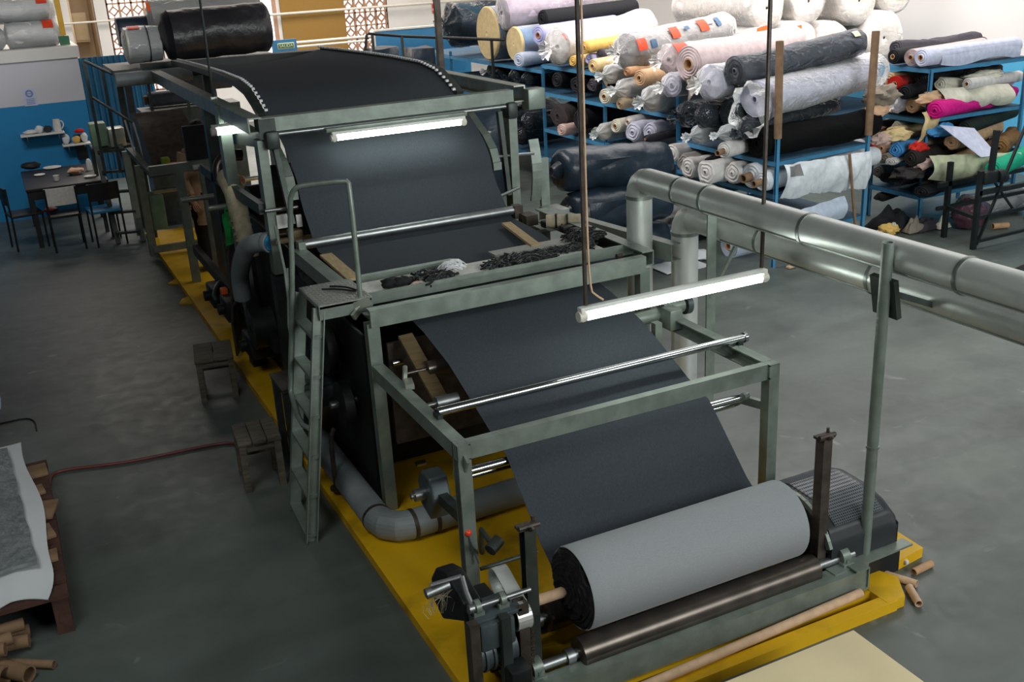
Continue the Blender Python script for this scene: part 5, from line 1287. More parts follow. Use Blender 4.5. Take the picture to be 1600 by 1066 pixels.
# ---- blue steel racks
def rack(name, label, x0, x1, ys, bays, top):
    t = thing(name, ((x0 + x1) / 2, (ys[0] + ys[-1]) / 2, 0), label, 'rack')
    yr = [8.60 if y == 8.44 else y for y in ys]           # the rear near post stands slightly farther back
    for y, y2 in zip(ys, yr):
        for x, yy in ((x0, y), (x1, y2)): MB().channel((x, yy, 0), (x, yy, (1.45 if x == x0 else 1.30) if y == 8.44 else top), .036, .036, .005, 1 if x == x0 else -1, (0, 1, 0)).build('post', 'rack_blue', t)
    for (y0, y1), (w0, w1), shelves in zip(zip(ys, ys[1:]), zip(yr, yr[1:]), bays):
        for z in shelves:
            MB().bar((x0, y0, z), (x0, y1, z), .03, .045).build('rail', 'rack_blue', t)
            MB().bar((x1, w0, z), (x1, w1, z), .03, .045).build('rail', 'rack_blue', t)
            MB().bar((x0, y0 + .03, z), (x1, w0 + .03, z), .03, .045).build('cross_rail', 'rack_blue', t)
            MB().bar((x0, y1 - .03, z), (x1, w1 - .03, z), .03, .045).build('cross_rail', 'rack_blue', t)
            MB().prism([(x0, y0), (x1, w0), (x1, w1), (x0, y1)], z + .024, z + .032).build('shelf', 'rack_deck', t)
    return t
rack('storage_rack', 'long blue steel rack loaded with fabric rolls behind the ducts', 7.07, 8.45, (8.44, 10.2, 11.85, 13.55, 16.9, 18.2), ((.30, .76, 1.10), (.42, .86, 1.38), (.42, .84, 1.36, 1.74), (.42, 1.36, 1.66), (.42, 1.66)), 1.76)
rack('storage_rack', 'shorter blue steel rack with the pink cloth at the right wall', 9.42, 10.95, (8.70, 9.50), ((.36, .72, 1.24, 1.80),), 1.82)
rack('storage_rack', 'blue rack behind the others carrying the stack of big white rolls', 9.0, 12.3, (11.3, 13.6), ((.8, 1.52),), 1.55)

# crumpled pieces stuffed between the rolls of the right rack
def crumple(c, sc, m, label, seed):
    b = MB(); b.sphere((0, 0, 0), 1.0, 34)
    for v in b.bm.verts:
        d = v.co.copy(); k = 1 + .45 * noise.noise(d * 1.7 + V((seed, 0, 0))) + .30 * abs(noise.noise(d * 4 + V((0, seed, 0)))) - .18 * abs(noise.noise(d * 8 + V((0, 0, seed))))
        v.co = V((d.x * sc[0], d.y * sc[1], d.z * sc[2])) * k
    bmesh.ops.translate(b.bm, verts=b.bm.verts[:], vec=V(c))
    return single(b, 'cloth_bundle', m, label, 'cloth', angle=45)
for k, (c, sc, m, lab) in enumerate((((8.80, 8.78, 1.60), (.22, .12, .10), 'c_taupe', 'taupe crumpled cloth between the two racks beside the rear cardboard tube'), ((8.74, 8.80, 1.44), (.14, .12, .07), 'c_peach', 'peach crumpled cloth above the end of the fuzzy black roll'),
        ((8.92, 8.82, 1.50), (.10, .06, .05), 'white_sheet', 'white torn paper above the peach crumpled cloth'), ((9.42, 8.68, 1.50), (.20, .08, .07), 'c_tan', 'tan crumpled cloth at the upper left of the pink bolt'), ((9.62, 8.64, 1.44), (.16, .07, .06), 'c_offwhite', 'off-white crumpled cloth just above the left end of the pink bolt'),
        ((10.25, 8.72, 1.50), (.12, .07, .06), 'c_black', 'black crumpled cloth at the right end of the pink bolt'), ((10.35, 8.78, 1.66), (.30, .10, .05), 'c_offwhite', 'off-white crumpled cloth under the top shelf at the right'), ((9.05, 8.80, 1.12), (.20, .10, .07), 'c_cream', 'cream crumpled cloth at the left of the lower shelf'),
        ((8.86, 8.82, 1.10), (.14, .10, .06), 'c_pinkcream', 'pinkish crumpled cloth below the rear cardboard tube'), ((9.55, 8.60, 1.14), (.18, .07, .07), 'c_skyblue', 'sky blue crumpled plastic directly behind the blue front post'), ((9.26, 8.64, .98), (.12, .08, .06), 'c_red', 'bright red crumpled cloth left of the sky blue plastic'),
        ((9.18, 8.68, .70), (.20, .12, .08), 'c_brownblack', 'brown-black crumpled cloth above the floor scraps'), ((9.32, 8.60, .80), (.12, .07, .07), 'c_pinkcream', 'pale pinkish cloth hanging beside the leather roll'), ((8.98, 8.72, .055), (.13, .1, .06), 'c_yellow', 'yellow crumpled cloth low beside the brown stick'),
        ((9.95, 8.62, .98), (.26, .08, .06), 'c_tan', 'tan crumpled cloth behind the hanging lilac sheet'), ((9.7, 8.62, .56), (.3, .1, .10), 'c_leather', 'dark crumpled leather under the pale green cloth'), ((10.5, 8.60, .72), (.2, .09, .09), 'c_brown', 'golden brown crumpled cloth at the right end of the lower shelf'))):
    crumple(c, sc, m, lab, k * 3.7)
drape('hanging_flap', lambda u, v: (6.76 + .03 * sin(v * 4), 9.36 + .32 * u + (.5 - u) * .30 * v, 1.93 - .24 * v + .02 * sin(u * 6)), 10, 10, 'c_taupe', 'taupe cloth corner hanging under the brown spiral end')

# ---- stack of big white wrapped rolls, ends towards the camera
WB = [((9.20, 11.4, 1.92), .27, 'big white wrapped roll leftmost in the lower row of the white stack'), ((9.80, 11.35, 1.92), .30, 'big white wrapped roll second from the left in the lower row of the white stack'),
      ((10.42, 11.4, 1.88), .29, 'big white wrapped roll in the lower row with an orange mark low on its end'), ((11.25, 11.3, 1.90), .36, 'big plain white roll rightmost in the lower row of the white stack'),
      ((10.85, 11.4, 2.42), .32, 'big white wrapped roll in the upper row with an orange tag on its end'), ((11.52, 11.4, 2.50), .31, 'big white wrapped roll rightmost in the upper row of the white stack'), ((10.05, 11.5, 2.46), .30, 'big white wrapped roll on top of the middle of the white stack'), ((9.35, 11.5, 2.42), .29, 'big white wrapped roll leftmost in the upper row of the white stack')]
for i, (p, r, lab) in enumerate(WB):
    t = thing('wrapped_roll', (p[0], p[1] + .9, p[2] - r), lab, 'wrapped roll', 'big white wrapped rolls stacked by the right wall')
    f = lump(.05, 2, i * 7.1)
    MB().lathe(p, (0, 1, 0), [(-.02, .02), (-.035, r * .3), (-.02, r * .6), (-.03, r * .85), (.0, r * .97), (.05, r)] + [(.05 + 1.7 * k / 10, r) for k in range(1, 11)] + [(1.8, r * .8), (1.8, 0)], 40, f).build('cloth', 'c_whitebig', t)
    MB().lathe(p, (0, 1, 0), [(-.05, r * .1), (-.06, r * .5), (-.04, r * .9), (.0, r * 1.02)] + [(1.7 * k / 8, r * 1.04) for k in range(1, 9)], 40, lump(.07, 5, i)).build('plastic_wrap', 'film', t)
    if i in (0, 1, 2, 4): 
        dx, dz = ((-.05, .17), (-.12, .14), (-.12, .02), (-.09, .15))[(0, 1, 2, 4).index(i)]
        g = MB(); g.grid(lambda u, v: (p[0] + dx + .16 * (u - .5), p[1] - .085 + .01 * sin(u * 5), p[2] + dz + .2 * (v - .5) + .03 * u), 4, 4, .004); g.build('tape', 'tape_orange', t)
    if i == 5:
        g = MB(); g.bar((p[0], p[1] - .08, p[2] + .05), (p[0] + .02, p[1] - .08, p[2] - .12), .03, .01); g.build('tape', 'hose_red', t)

# ---- big rolls in black plastic in front of the rack
for k, (p, q, r, lab) in enumerate((((4.98, 9.22, 1.20), (6.22, 9.25, 1.13), .215, 'big roll in dark navy plastic, upper one, beside the silver duct'), ((5.02, 9.12, .77), (6.15, 9.15, .75), .22, 'big roll in dark navy plastic lying under the upper one'), ((5.05, 9.25, .27), (6.2, 9.25, .27), .24, 'big roll in dark navy plastic lowest on the floor'))):
    t = thing('wrapped_roll', ((p[0] + q[0]) / 2, p[1], p[2] - r), lab, 'wrapped roll', 'big rolls in dark plastic before the rack')
    d = (V(q) - V(p)).normalized(); L = (V(q) - V(p)).length
    b = MB(); b.lathe(p, d, [(-.10, 0), (-.12, r * .2), (-.03, r * .45), (-.05, r * .7), (0, r * .95), (.06, r)] + [(.06 + (L - .12) * i / 22, r) for i in range(1, 23)] + [(L, r * .9), (L + .05, r * .4), (L + .04, 0)], 44, lump(.10, 5, k * 9)); b.build('plastic_wrap', 'black_plastic', t, angle=80)
    g = MB(); g.grid(lambda u, v: V(p) + d * (.1 + .7 * u) + V((0, -r * (.9 + .15 * sin(v * 3 + u * 4)), r * (.55 - .95 * v))), 14, 8, .004); g.build('loose_fold', 'black_plastic', t, angle=80)

# ---- black roll and white parcel on top of the far end of the stenter
t = thing('wrapped_roll', (2.72, 14.1, 2.2), 'huge roll in black plastic on top of the far end of the machine', 'wrapped roll')
MB().lathe((2.06, 14.1, 2.52), (1, 0, .02), [(-.06, 0), (-.07, .1), (-.02, .2), (0, .27), (.06, .30)] + [(.06 + 1.2 * i / 16, .31) for i in range(17)] + [(1.3, .26), (1.33, 0)], 40, lump(.06, 5, 3)).build('plastic_wrap', 'black_plastic2', t, angle=80)
t = thing('wrapped_roll', (2.9, 14.8, 2.2), 'long roll in pinkish clear plastic behind the huge black roll', 'wrapped roll')
MB().lathe((2.0, 14.7, 2.66), (1, 0, .03), [(0, 0), (-.02, .12), (0, .26), (.06, .28)] + [(.06 + 1.3 * i / 12, .28) for i in range(13)] + [(1.42, .2), (1.44, 0)], 36, lump(.06, 4, 5)).build('cloth', 'c_taupe', t)
MB().lathe((2.0, 14.7, 2.66), (1, 0, .03), [(-.05, .1), (0, .29)] + [(.06 + 1.3 * i / 12, .295) for i in range(13)] + [(1.46, .1)], 36, lump(.09, 6, 8)).build('plastic_wrap', 'film_heavy', t)
patch(t, (2.55, 14.7, 2.68), (1, 0, .03), .2, .30, .2, .12, 'tape_red')
patch(t, (1.98, 14.7, 2.66), (1, 0, .03), .6, .29, .05, .22, 'tape_orange')
t = thing('wrapped_roll', (1.78, 14.2, 2.22), 'pale parcel in clear plastic with red tape left of the huge black roll', 'wrapped roll')
MB().lathe((1.60, 14.2, 2.44), (1, 0, 0), [(0, 0), (0, .1), (0, .19), (.03, .205), (.2, .21), (.40, .20), (.42, 0)], 30, lump(.07, 5, 2)).build('cloth', 'c_greyplastic', t)
MB().lathe((1.57, 14.2, 2.44), (1, 0, 0), [(-.02, .03), (-.01, .15), (.02, .215), (.2, .22), (.42, .21)], 30, lump(.12, 8, 4)).build('plastic_wrap', 'film_heavy', t)
MB().lathe((1.585, 14.2, 2.44), (1, 0, 0), [(0, .02), (-.008, .1), (0, .19), (.03, .2)], 30, lump(.05, 5, 2)).build('end_cap', 'sign_cream', t)
patch(t, (1.70, 14.2, 2.44), (1, 0, 0), .25, .225, .14, .12, 'tape_red')
g = MB(); g.lathe((1.84, 14.2, 2.44), (1, 0, 0), [(0, .224), (0, .228), (.014, .228), (.014, .224)], 30); g.build('strap', 'rubber', t)
t = thing('wrapped_roll', (1.8, 14.75, 2.3), 'dark wrapped roll behind the pale parcel', 'wrapped roll')
MB().lathe((1.58, 14.8, 2.58), (1, 0, 0), [(0, 0), (0, .17), (.03, .19), (.4, .19), (.42, 0)], 26, lump(.08, 5, 6)).build('plastic_wrap', 'black_plastic', t)
b = MB(); b.box((2.4, 14.4, 2.16), (2.1, 1.2, .06)); single(b, 'rear_shelf', 'steel_dark', 'dark steel shelf carrying the huge black roll at the far end of the machine', 'shelf')
for x in (1.5, 3.4):
    for y in (13.95, 14.9): single(MB().box((x, y, 1.065), (.08, .08, 2.13)), 'shelf_post', 'steel_dark', 'dark post under the rear shelf of the machine', 'post', 'posts of the rear shelf')

# ---- white rolls on the roof of the block
for k, (p, q, r, lab) in enumerate((((-.6, 16.95, 2.52), (.24, 16.95, 2.52), .15, 'white wrapped roll at the left edge on the block roof'), ((.33, 16.95, 2.54), (.98, 16.95, 2.54), .17, 'white wrapped roll on the block roof beside the yellow post, lower one'), ((-.3, 17.05, 2.87), (.96, 17.05, 2.87), .17, 'white wrapped roll on the block roof, upper one'))):
    t = thing('wrapped_roll', ((p[0] + q[0]) / 2, p[1], p[2] - r), lab, 'wrapped roll', 'white wrapped rolls on the block roof')
    L = q[0] - p[0]
    MB().lathe(p, (1, 0, 0), [(0, 0), (0, r * .6), (.02, r * .95)] + [(.05 + (L - .1) * i / 8, r) for i in range(9)] + [(L - .02, r * .95), (L, r * .6), (L, 0)], 28, lump(.05, 4, k)).build('cloth', 'c_white', t)
    MB().lathe(p, (1, 0, 0), [(-.03, r * .5), (0, r * 1.0)] + [(.05 + (L - .1) * i / 8, r * 1.05) for i in range(9)] + [(L, r * 1.05), (L + .06, r * .6), (L + .10, r * .75)], 28, lump(.11, 7, k + 4)).build('plastic_wrap', 'film_heavy', t)
    patch(t, (q[0] - .10, q[1], q[2]), (1, 0, 0), .7, r * 1.08, .14, .16, 'tape_red'); 

# ---- dark goods behind the right railing
for k, (x, y, z, sx, sy, sz, lab) in enumerate(((5.95, 17.2, .95, .5, .5, 1.9, 'tall parcel in black plastic behind the right railing'), (6.55, 17.0, .93, .42, .5, 1.86, 'black plastic parcel second behind the right railing'), (6.45, 16.3, .75, .4, .5, 1.5, 'black plastic heap beneath the dark teal roll'), (6.25, 13.8, .65, .6, .6, 1.3, 'dark plastic heap behind the right chain rail'))):
    b = MB(); t = MB(); t.box((0, 0, 0), (sx, sy, sz)); bmesh.ops.subdivide_edges(t.bm, edges=t.bm.edges[:], cuts=7, use_grid_fill=True)
    for v in t.bm.verts: v.co += V((1, 1, .6)) * (.05 * noise.noise(v.co * 3 + V((k, 0, 0)))) - V((v.co.x, v.co.y, 0)) * (.12 * max(0, v.co.z / sz + .2))
    b.join(t, Matrix.Translation((x, y, z))); single(b, 'wrapped_parcel', 'black_plastic', lab, 'parcel', angle=70)
t = thing('handrail', (6.0, 16.0, 0), 'black steel handrail before the blue partition at the back right', 'railing')
MB().tube([(5.24, 16.0, .0), (5.26, 16.0, 1.9), (5.32, 16.0, 2.20), (5.36, 16.0, 2.22), (5.8, 15.7, 2.16), (7.0, 14.6, 2.06)], .022, 8).build('rail', 'steel_black', t)
for x, y, z in ((5.40, 15.97, 2.21), (5.78, 15.7, 2.16), (6.2, 15.33, 2.12), (6.85, 14.75, 2.07)): MB().box((x, y, z / 2), (.035, .035, z)).build('rail_post', 'steel_black', t)

# ---- tall cardboard tubes and stick leaning at the racks
for k, (p, q, r, lab) in enumerate((((7.07, 8.44, 1.37), (7.05, 8.44, 2.33), .040, 'tall cardboard tube slid over the front corner post of the long rack'), ((8.45, 8.60, 1.22), (8.46, 8.60, 2.31), .042, 'tall cardboard tube slid over the rear corner post of the long rack'))):
    single(MB().pipe(p, q, r, r * .86, 18), 'cardboard_tube', 'cardboard_dark', lab, 'cardboard tube')
single(MB().cyl((8.18, 8.37, .0), (7.96, 8.35, 1.11), .016, n=10), 'stick', 'cardboard_dark', 'thin brown stick leaning at the end of the long rack', 'stick')

# ---- draped and loose cloth
def nz(a, b_, c=0.0): return noise.noise(V((a, b_, c)))
def folds(u, v):
    return (7.10 + 1.26 * u, 8.40 + .10 * u - .08 * sin(pi * (.15 + .8 * v)) - .05 * nz(u * 8 + v * 1.2, v * 1.2) - .016 * sin(u * 60 + 6 * nz(u * 5, v)) * (.3 + v), 1.105 - .03 * u - .36 * v - .06 * nz(u * 5, 3.3) * v - .03 * u * v)
drape('draped_cloth', folds, 110, 18, 'c_whitecloth', 'white cloth hanging in soft folds from the lower shelf of the long rack')
def on_folds(u, v):
    p = folds(.04 + .15 * u, .05 + .30 * v); return (p[0], p[1] - .008, p[2])
single(MB().grid(on_folds, 12, 8, .003), 'swatch', 'c_greyplastic', 'small grey swatch stuck on the hanging white cloth', 'swatch', angle=70)
drape('draped_cloth', lambda u, v: (7.3 + .70 * u, 8.44 - .06 * sin(pi * v) - .01 * sin(u * 20), .56 + .08 * u - .24 * v), 20, 10, 'c_paleblue', 'pale blue cloth hanging low under the white cloth')
drape('draped_cloth', lambda u, v: (9.28 + .95 * u, 8.50 - .42 * u * (1 - .3 * v) - .08 * sin(pi * v) - .014 * sin(u * 40 + v * 2), .90 - .02 * u - .26 * v - .05 * sin(u * 4) * v), 60, 12, 'c_palegreen', 'pale green cloth hanging in folds from the right rack')
drape('draped_sheet', lambda u, v: (9.35 + .55 * u * (1 - .55 * v) + .5 * v * .7, 8.46 - .30 * v - .03 * sin(pi * u), 1.24 - .10 * u * (1 - v) - .36 * v), 12, 14, 'c_lilacwhite2', 'lilac sheet hanging in a point from the middle shelf of the right rack')
drape('draped_cloth', lambda u, v: (9.5 + 1.1 * u, 8.66 - .12 * sin(v * 2.6) + .02 * sin(u * 17), 1.60 - .05 * u - .19 * v - .04 * abs(sin(u * 9)) * v), 40, 8, 'c_offwhite', 'off-white crumpled cloth hanging over the pink cloth bolt')
drape('draped_cloth', lambda u, v: (9.22 + .26 * u + .02 * sin(v * 9), 8.60 - .05 * sin(v * 4) - .02 * sin(u * 12), 1.38 - .34 * v * (1 - .4 * u)), 12, 12, 'c_cream', 'cream cloth corner hanging at the left end of the pink bolt')
for k, (x, y, sx, sy, m, lab) in enumerate(((9.15, 8.85, .55, .40, 'c_black', 'heap of black scraps on the floor under the right rack'), (9.45, 8.62, .40, .22, 'c_charcoal', 'charcoal scrap lying in front of the black scraps'), (9.25, 8.60, .26, .14, 'c_taupe', 'taupe scrap on top of the black scraps'), (9.62, 8.52, .20, .10, 'c_offwhite', 'pale triangular scrap at the right end of the scraps'), (9.02, 8.70, .16, .09, 'c_offwhite', 'pale scrap at the left end of the scraps'))):
    h = (.30, .16, .2, .14, .16)[k]
    drape('cloth_scrap', lambda u, v: (x + sx * (u - .5), y + sy * (v - .5), .004 + h * sin(pi * u) ** .6 * sin(pi * v) ** .6 * (.7 + .5 * noise.noise(V((u * 4 + k, v * 4, 0)))) + .02 * sin(u * 21 + v * 9)* sin(pi*u)*sin(pi*v) + .012), 22, 16, m, lab, 'scrap')
b = MB(); b.sphere((9.86, 8.36, .17), .19, 24, (1.15, .9, .9), .3, 5); b.sphere((10.05, 8.40, .17), .12, 16, (1.4, .9, .9), .3, 5)
single(b, 'plastic_bag', 'c_plum', 'shiny plum plastic bag lying on the floor beside the right rack', 'bag', angle=80).data.materials[0].node_tree.nodes['Principled BSDF'].inputs['Roughness'].default_value = .2
t = roll((10.1, 8.62, .17), (10.95, 8.60, .17), .15, 'greyplastic', 'wrap', 'grey wrapped roll on the floor behind the plum bag', name='fabric_roll')
single(MB().pipe((10.02, 8.16, .04), (10.20, 8.10, .04), .035, .026, 14), 'cardboard_tube', 'cardboard', 'short cardboard tube on the floor right of the plum bag', 'cardboard tube')
roll((9.75, 8.02, .75), (11.2, 8.35, .88), .10, 'jade', 'plain', 'jade green roll lying across the black steel stand')
single(MB().sphere((10.9, 8.6, .10), .10, 14, (1.2, 1, 1), .2), 'bundle', 'c_leather', 'dark bundle on the floor at the far right edge', 'bundle')
b = MB(); b.grid(lambda u, v: (8.9 + .5 * u, 6.72 + .26 * v, .012 + .09 * sin(pi * u) ** .7 * sin(pi * v) ** .7 * (.7 + .5 * noise.noise(V((u * 5, v * 5, 2))))), 20, 14, .008); single(b, 'cloth_scrap', 'c_black', 'black cloth heap on the floor at the right edge behind the ducts', 'scrap', angle=70)
# plastic heap on the floor between duct and rack
for k, (x, y, z, r) in enumerate(((6.75, 10.3, .17, .17), (6.95, 9.95, .15, .15), (6.62, 9.80, .13, .13), (6.86, 10.75, .18, .18), (6.8, 10.05, .36, .12))):
    roll((x, y, z), (x + .8, y + .15, z), r * .82, ('taupe', 'beigegrey', 'slate', 'brownblack', 'taupe')[k], 'wrap', ('taupe', 'beige', 'slate', 'brown-black', 'topmost taupe')[k] + ' film-wrapped roll in the floor heap behind the ducts', 'crumpled rolls in the floor heap')
drape('draped_sheet', lambda u, v: (6.0 + .55 * u, 9.20 - .35 * v, .012 + .01 * sin(u * 6)), 8, 6, 'white_sheet', 'white sheet lying on the floor beside the lower duct', th=.008)
b = MB(); b.sphere((6.62, 9.12, .06), .09, 16, (1.3, 1, .6), .4, 6); single(b, 'cloth_bundle', 'white_sheet', 'small white cloth bundle on the floor beside the lower duct', 'cloth')
t = thing('trolley', (5.3, 9.3, 0), 'low steel trolley under the big dark rolls', 'trolley')
single(MB().bar((7.15, 8.3, .02), (7.9, 8.38, .02), .05, .02), 'floor_batten', 'cardboard_pale', 'pale wooden batten lying on the floor under the ducts', 'batten')
bpy.data.objects.remove(t)

# ---- black steel stand at the right edge
t = thing('steel_stand', (9.7, 7.9, 0), 'black steel reel stand with crossed braces at the right edge', 'stand')
for x, y in ((9.21, 7.72), (10.6, 7.72), (9.35, 8.25), (10.7, 8.25)):
    MB().box((x, y, .43), (.05, .05, .86)).build('leg', 'steel_black', t)
for y in (7.72, 8.25):
    MB().bar((9.2, y, .62), (10.7, y, .62), .05, .05).build('rail', 'steel_black', t); MB().bar((9.2, y, .35), (10.7, y, .35), .04, .04).build('rail', 'steel_black', t)
MB().bar((9.21, 7.72, .08), (10.6, 7.72, .10), .03, .03).build('rail', 'steel_black', t)
MB().bar((9.23, 7.70, .05), (9.80, 7.70, 1.30), .02, .03, (0, 1, 0)).build('brace', 'steel_black', t)
MB().bar((9.36, 7.74, .80), (9.85, 7.74, .30), .02, .02, (0, 1, 0)).build('brace', 'steel_black', t)
MB().bar((9.36, 7.72, .80), (9.38, 7.72, 1.27), .05, .05, (0, 1, 0)).build('arm', 'steel_black', t)
g = MB(); g.cyl((9.42, 7.70, .78), (9.50, 7.70, .78), .07, n=18); g.cyl((9.55, 7.75, .74), (9.62, 7.75, .74), .06, n=18); g.rbox((9.32, 7.72, .78), (.2, .12, .14), .02); g.build('gear', 'steel_black', t)
MB().bar((9.21, 7.72, .35), (9.35, 8.25, .35), .04, .04).build('rail', 'steel_black', t); MB().bar((10.6, 7.72, .35), (10.7, 8.25, .35), .04, .04).build('rail', 'steel_black', t)
# ================================================================ LEFT SIDE AND FLOOR
# break table with chairs by the blue wall
t = thing('table', (.62, 15.3, 0), 'dark table with chairs by the blue wall', 'table')
MB().rbox((.62, 15.3, .755), (1.0, 1.5, .04), .008).build('tabletop', 'table_dark', t)
MB().box((.62, 14.58, .68), (.9, .03, .11)).build('apron', 'table_dark', t)
for x in (.17, 1.07):
    for y in (14.6, 16.0): MB().box((x, y, .368), (.06, .06, .735)).build('leg', 'table_dark', t)
def chair(x, y, rz, label, seatm, backm):
    t = thing('chair', (x, y, 0), label, 'chair')
    g = MB(); g.rbox((x, y, .45), (.40, .40, .035), .01); g.build('seat', seatm, t)
    g = MB(); g.grid(lambda u, v: (x + .19 * (u * 2 - 1), y - .20 - .03 * (1 - (u * 2 - 1) ** 2), .60 + .22 * v), 8, 4, .015); g.build('backrest', backm, t)
    for sx in (-.18, .18):
        MB().cyl((x + sx, y + .18, 0), (x + sx, y + .18, .44), .013, n=8).build('leg', 'steel_black', t)
        MB().tube([(x + sx, y - .20, 0), (x + sx, y - .19, .45), (x + sx, y - .215, .82)], .013, 8).build('leg', 'steel_black', t)
    t.rotation_euler = (0, 0, rz); return t
chair(.50, 14.35, 0, 'chair with a cream curved backrest before the dark table', 'table_dark', 'felt_white')
chair(.05, 14.75, -1.4, 'black chair at the left end of the dark table', 'table_dark', 'table_dark')
chair(.98, 14.30, .1, 'black chair with a blue seat at the right end of the dark table', 'sign_blue', 'table_dark')
single(MB().rbox((.66, 14.22, .70), (.06, .05, .16), .015), 'plastic_bottle', 'felt_white', 'white bottle beside the cream chair backrest', 'bottle')
def item(mb, name, m, label, cat, group=None): return single(mb, name, m, label, cat, group)
item(MB().lathe((.53, 16.0, .776), (0, 0, 1), [(0, 0), (0, .06), (.012, .12), (.02, .12), (.014, .05), (.014, 0)], 22), 'plate', 'felt_white', 'white plate at the back of the dark table', 'plate')
item(MB().lathe((.34, 15.5, .776), (0, 0, 1), [(0, 0), (0, .04), (.012, .07), (.02, .07), (.014, .03), (.014, 0)], 22), 'dish', 'felt_white', 'small white dish at the left of the dark table', 'dish')
item(MB().lathe((.52, 14.95, .776), (0, 0, 1), [(0, 0), (0, .03), (.07, .04), (.07, .035), (.01, .025), (.01, 0)], 18), 'cup', 'felt_white', 'white cup near the front of the dark table', 'cup')
item(MB().sphere((.78, 15.25, .82), .07, 16, (1.5, 1, .65), .4), 'cloth_bundle', 'c_peach', 'pinkish cloth bundle lying on the dark table', 'cloth')
item(MB().lathe((.98, 15.45, .776), (0, 0, 1), [(0, 0), (0, .035), (.12, .035), (.15, .02), (.16, 0)], 16), 'plastic_bottle', 'felt_white', 'pale bottle standing at the right of the dark table', 'bottle')
item(MB().lathe((.93, 14.85, .776), (0, 0, 1), [(0, 0), (0, .06), (.025, .08), (.025, .07), (.01, 0)], 18), 'bowl', 'felt_white', 'white bowl at the front right of the dark table', 'bowl')
item(MB().sphere((.27, 16.1, .83), .09, 14, (1.4, .8, .6), .3), 'bag', 'rubber', 'black bag at the back left of the dark table', 'bag')
item(MB().sphere((.36, 14.38, .52), .06, 14, (1.5, 1, .6), .4), 'cloth_bundle', 'hose_red', 'dark red cloth beside the cream chair', 'cloth')
single(MB().rbox((.99, 16.52, .95), (.15, .06, .36), .01), 'hanging_tray', 'table_dark', 'dark panel hanging on the blue wall below the shelf', 'panel')
for k, (x0, x1, z, lab) in enumerate(((.22, .80, 1.215, 'small white wall shelf with a jug on the blue wall, left one'), (.74, 1.12, 1.02, 'small white wall shelf with bags on the blue wall, right one'))):
    t = thing('wall_shelf', ((x0 + x1) / 2, 16.5, z - .08), lab, 'shelf')
    MB().rbox(((x0 + x1) / 2, 16.47, z - .012), (x1 - x0, .26, .02), .003).build('board', 'felt_white', t)
    for x in (x0 + .08, x1 - .08): MB().extr([(x, 16.59, z - .02), (x, 16.40, z - .02), (x, 16.59, z - .12)], (.01, 0, 0)).build('bracket', 'felt_white', t)
t = thing('jug', (.72, 16.45, 1.216), 'white jug with a handle at the right end of the left wall shelf', 'jug')
MB().lathe((.72, 16.45, 1.216), (0, 0, 1), [(0, 0), (0, .05), (.08, .055), (.15, .045), (.17, .048), (.17, .042), (.02, .04), (.02, 0)], 22).build('body', 'felt_white', t)
MB().tube([(.765, 16.45, 1.36), (.80, 16.45, 1.35), (.81, 16.45, 1.30), (.79, 16.45, 1.26), (.77, 16.45, 1.25)], .009, 8, 1).build('handle', 'felt_white', t)
for k, (x, s, m, lab) in enumerate(((.36, (1.6, .8, .5), 'felt_white', 'white crumpled bag at the left of the left wall shelf'), (.48, (1, .9, .9), 'white_sheet', 'white crumpled parcel in the middle of the left wall shelf'), (.59, (1.0, .8, .8), 'steel_dark', 'dark pot beside the jug on the left wall shelf'))):
    item(MB().sphere((x, 16.47, 1.216 + .055 * s[2]), .06, 14, s, .35), 'bag' if k < 2 else 'pot', m, lab, 'bag' if k < 2 else 'pot')
for k, (x, s, m, lab) in enumerate(((.80, (.9, .8, 1.2), 'white_sheet', 'white bag at the left of the right wall shelf'), (.94, (1, .8, .8), 'c_yellow', 'yellow packet on the right wall shelf'), (1.05, (.8, .8, 1.1), 'felt_white', 'white tub at the right end of the right wall shelf'))):
    item(MB().sphere((x, 16.46, 1.022 + .06 * s[2]), .062, 14, s, .25), 'packet', m, lab, 'packet')
item(MB().sphere((1.0, 16.44, 1.19), .045, 14, (1.6, .8, .7), .3), 'packet', 'c_red', 'red packet lying on the yellow packet and white tub', 'packet')

# pallet with a white sheet and a grey board
t = thing('pallet', (-.62, 6.2, 0), 'dark reddish wooden pallet at the left edge under the white sheet', 'pallet')
for i in range(12): MB().box((-.62, 5.38 + i * .155, .235), (.90, .11, .025)).build('plank', 'wood_red', t)
for x in (-.22, -.62, -1.02): MB().box((x, 6.22, .11), (.08, 1.75, .22)).build('bearer', 'wood_red', t)
for i in range(5):
    y = 5.75 + i * .3
    single(MB().rbox((-.24 - .02 * (i % 2), y, .262), (.10 + .03 * (i % 3), .12 + .05 * ((i * 7) % 3), .024), .004, .25 * sin(i * 2.3)), 'cardboard_piece', 'cardboard_dark', 'torn cardboard piece between the pallet and the white sheet', 'cardboard', 'torn cardboard pieces on the pallet edge')
def sheet(u, v):
    y = 5.30 + 2.1 * v; xr = -.19 - .02 * sin(v * 9) - .11 * v
    c = max(0, 1 - v * 7); xr -= .08 * c * c
    x = -1.15 + (xr + 1.15) * u
    z = .31 + .012 * sin(u * 7 + v * 5) - .05 * max(0, u - .8) * 4 * (1 - v) - .05 * c * (.4 + .6 * sin(u * 3.1))
    return (x, y + .07 * c * sin(u * 9 + .4), z)
drape('white_sheet', sheet, 40, 40, 'white_sheet', 'white sheet with a rounded corner draped over the pallet', 'sheet', th=.006)
b = MB(); b.grid(lambda u, v: (-1.15 + (.86 - .10 * v) * u + .004 * sin(v * 31), 5.58 + .02 * sin(u * 9) - .03 * u + 1.7 * v, .345 + .006 * sin(u * 8 + v * 11)), 24, 30, .02)
single(b, 'board', 'foil_grey', 'scuffed grey board lying on the white sheet', 'board', angle=70)
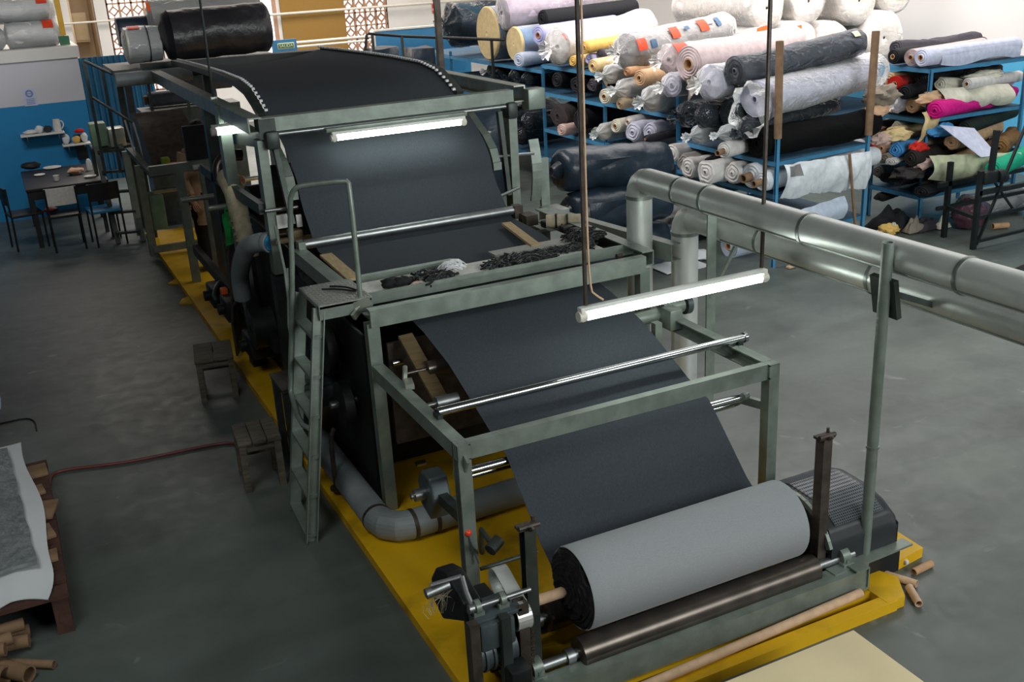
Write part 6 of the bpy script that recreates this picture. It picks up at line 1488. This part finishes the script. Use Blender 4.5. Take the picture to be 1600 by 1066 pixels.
# white roll end, cable and hose
roll((-.44, 8.42, .28), (-1.3, 8.5, .28), .10, 'lilacwhite2', 'plain', 'white roll lying at the left picture edge')
single(MB().box((-.85, 8.45, .09), (.7, .5, .17)), 'crate', 'wood_dark', 'dark crate carrying the white roll at the left edge', 'crate')
single(MB().tube([(-.6, 8.60, .006), (-.42, 8.62, .006), (-.28, 8.62, .006), (-.22, 8.52, .006), (-.22, 8.30, .006)], .006, 6, 2), 'cable', 'rubber', 'thin black cable curling on the floor at the left edge', 'cable')
single(MB().tube([(-.19, 7.22, .012), (-.17, 7.42, .012), (-.05, 7.43, .012), (.1, 7.38, .012), (.35, 7.31, .012), (.7, 7.29, .012), (1.02, 7.26, .012), (1.10, 7.18, .012)], .011, 8, 2), 'hose', 'hose_red', 'dark red hose lying straight across the floor to the wooden stool', 'hose')
# cardboard tubes at the lower left
TB = [((-.52, 5.02, .06), (-.95, 5.35, .06), .052, 'open end facing the camera at the picture corner'), ((-.415, 4.99, .05), (-.80, 5.40, .05), .045, 'open end second from the corner'), ((-.30, 5.05, .025), (-.62, 5.25, .035), .022, 'thin one pointing out to the right'),
      ((-.40, 5.30, .05), (-.90, 5.38, .05), .036, 'end below the frayed ones'), ((-.395, 5.41, .045), (-.92, 5.42, .045), .034, 'end under the longest one'), ((-.41, 5.37, .115), (-.95, 5.36, .115), .034, 'end lying on two others'), ((-.47, 5.25, .125), (-1.0, 5.2, .125), .034, 'frayed end in the middle of the pile'), ((-.50, 5.12, .15), (-1.0, 5.22, .15), .036, 'topmost in the pile')]
for p, q, r, lab in TB:
    single(MB().pipe(p, q, r, r * .82, 20), 'cardboard_tube', 'cardboard_dark', 'brown cardboard tube in the corner pile, ' + lab, 'cardboard tube', 'cardboard tubes in the lower left pile')
# tubes at the winder
single(MB().pipe((2.05, 3.355, .086), (3.52, 3.42, .086), .024, .019, 18), 'cardboard_tube', 'cardboard_pale', 'long pale cardboard tube lying along the front of the winder', 'cardboard tube')
single(MB().pipe((3.79, 3.63, .022), (3.90, 3.40, .022), .021, .016, 16), 'cardboard_tube', 'cardboard_pale', 'pale cardboard tube on the floor pointing out from under the motor guard', 'cardboard tube')
single(MB().pipe((3.845, 3.40, .021), (3.775, 3.265, .021), .021, .016, 16), 'cardboard_tube', 'cardboard_pale', 'short pale cardboard tube nearest to the cream table, on the floor', 'cardboard tube')
single(MB().pipe((3.97, 3.49, .021), (4.115, 3.505, .021), .021, .016, 16), 'cardboard_tube', 'cardboard', 'short cardboard tube on the floor beside the yellow plinth corner', 'cardboard tube')
single(MB().rbox((4.0, 3.585, .03), (.025, .05, .03), .01), 'plastic_stub', 'white_sheet', 'tiny white plug at the corner of the yellow plinth', 'cap')
# cream topped table at the lower right
t = thing('table', (2.4, 2.35, 0), 'table with a plain cream top at the lower right corner', 'table')
MB().rbox((2.35, 2.40, .335), (1.30, 1.08, .03), .004).build('tabletop', 'paper_cream', t)
for x in (1.75, 2.95):
    for y in (1.92, 2.88): MB().box((x, y, .16), (.05, .05, .32)).build('leg', 'wood_dark', t)
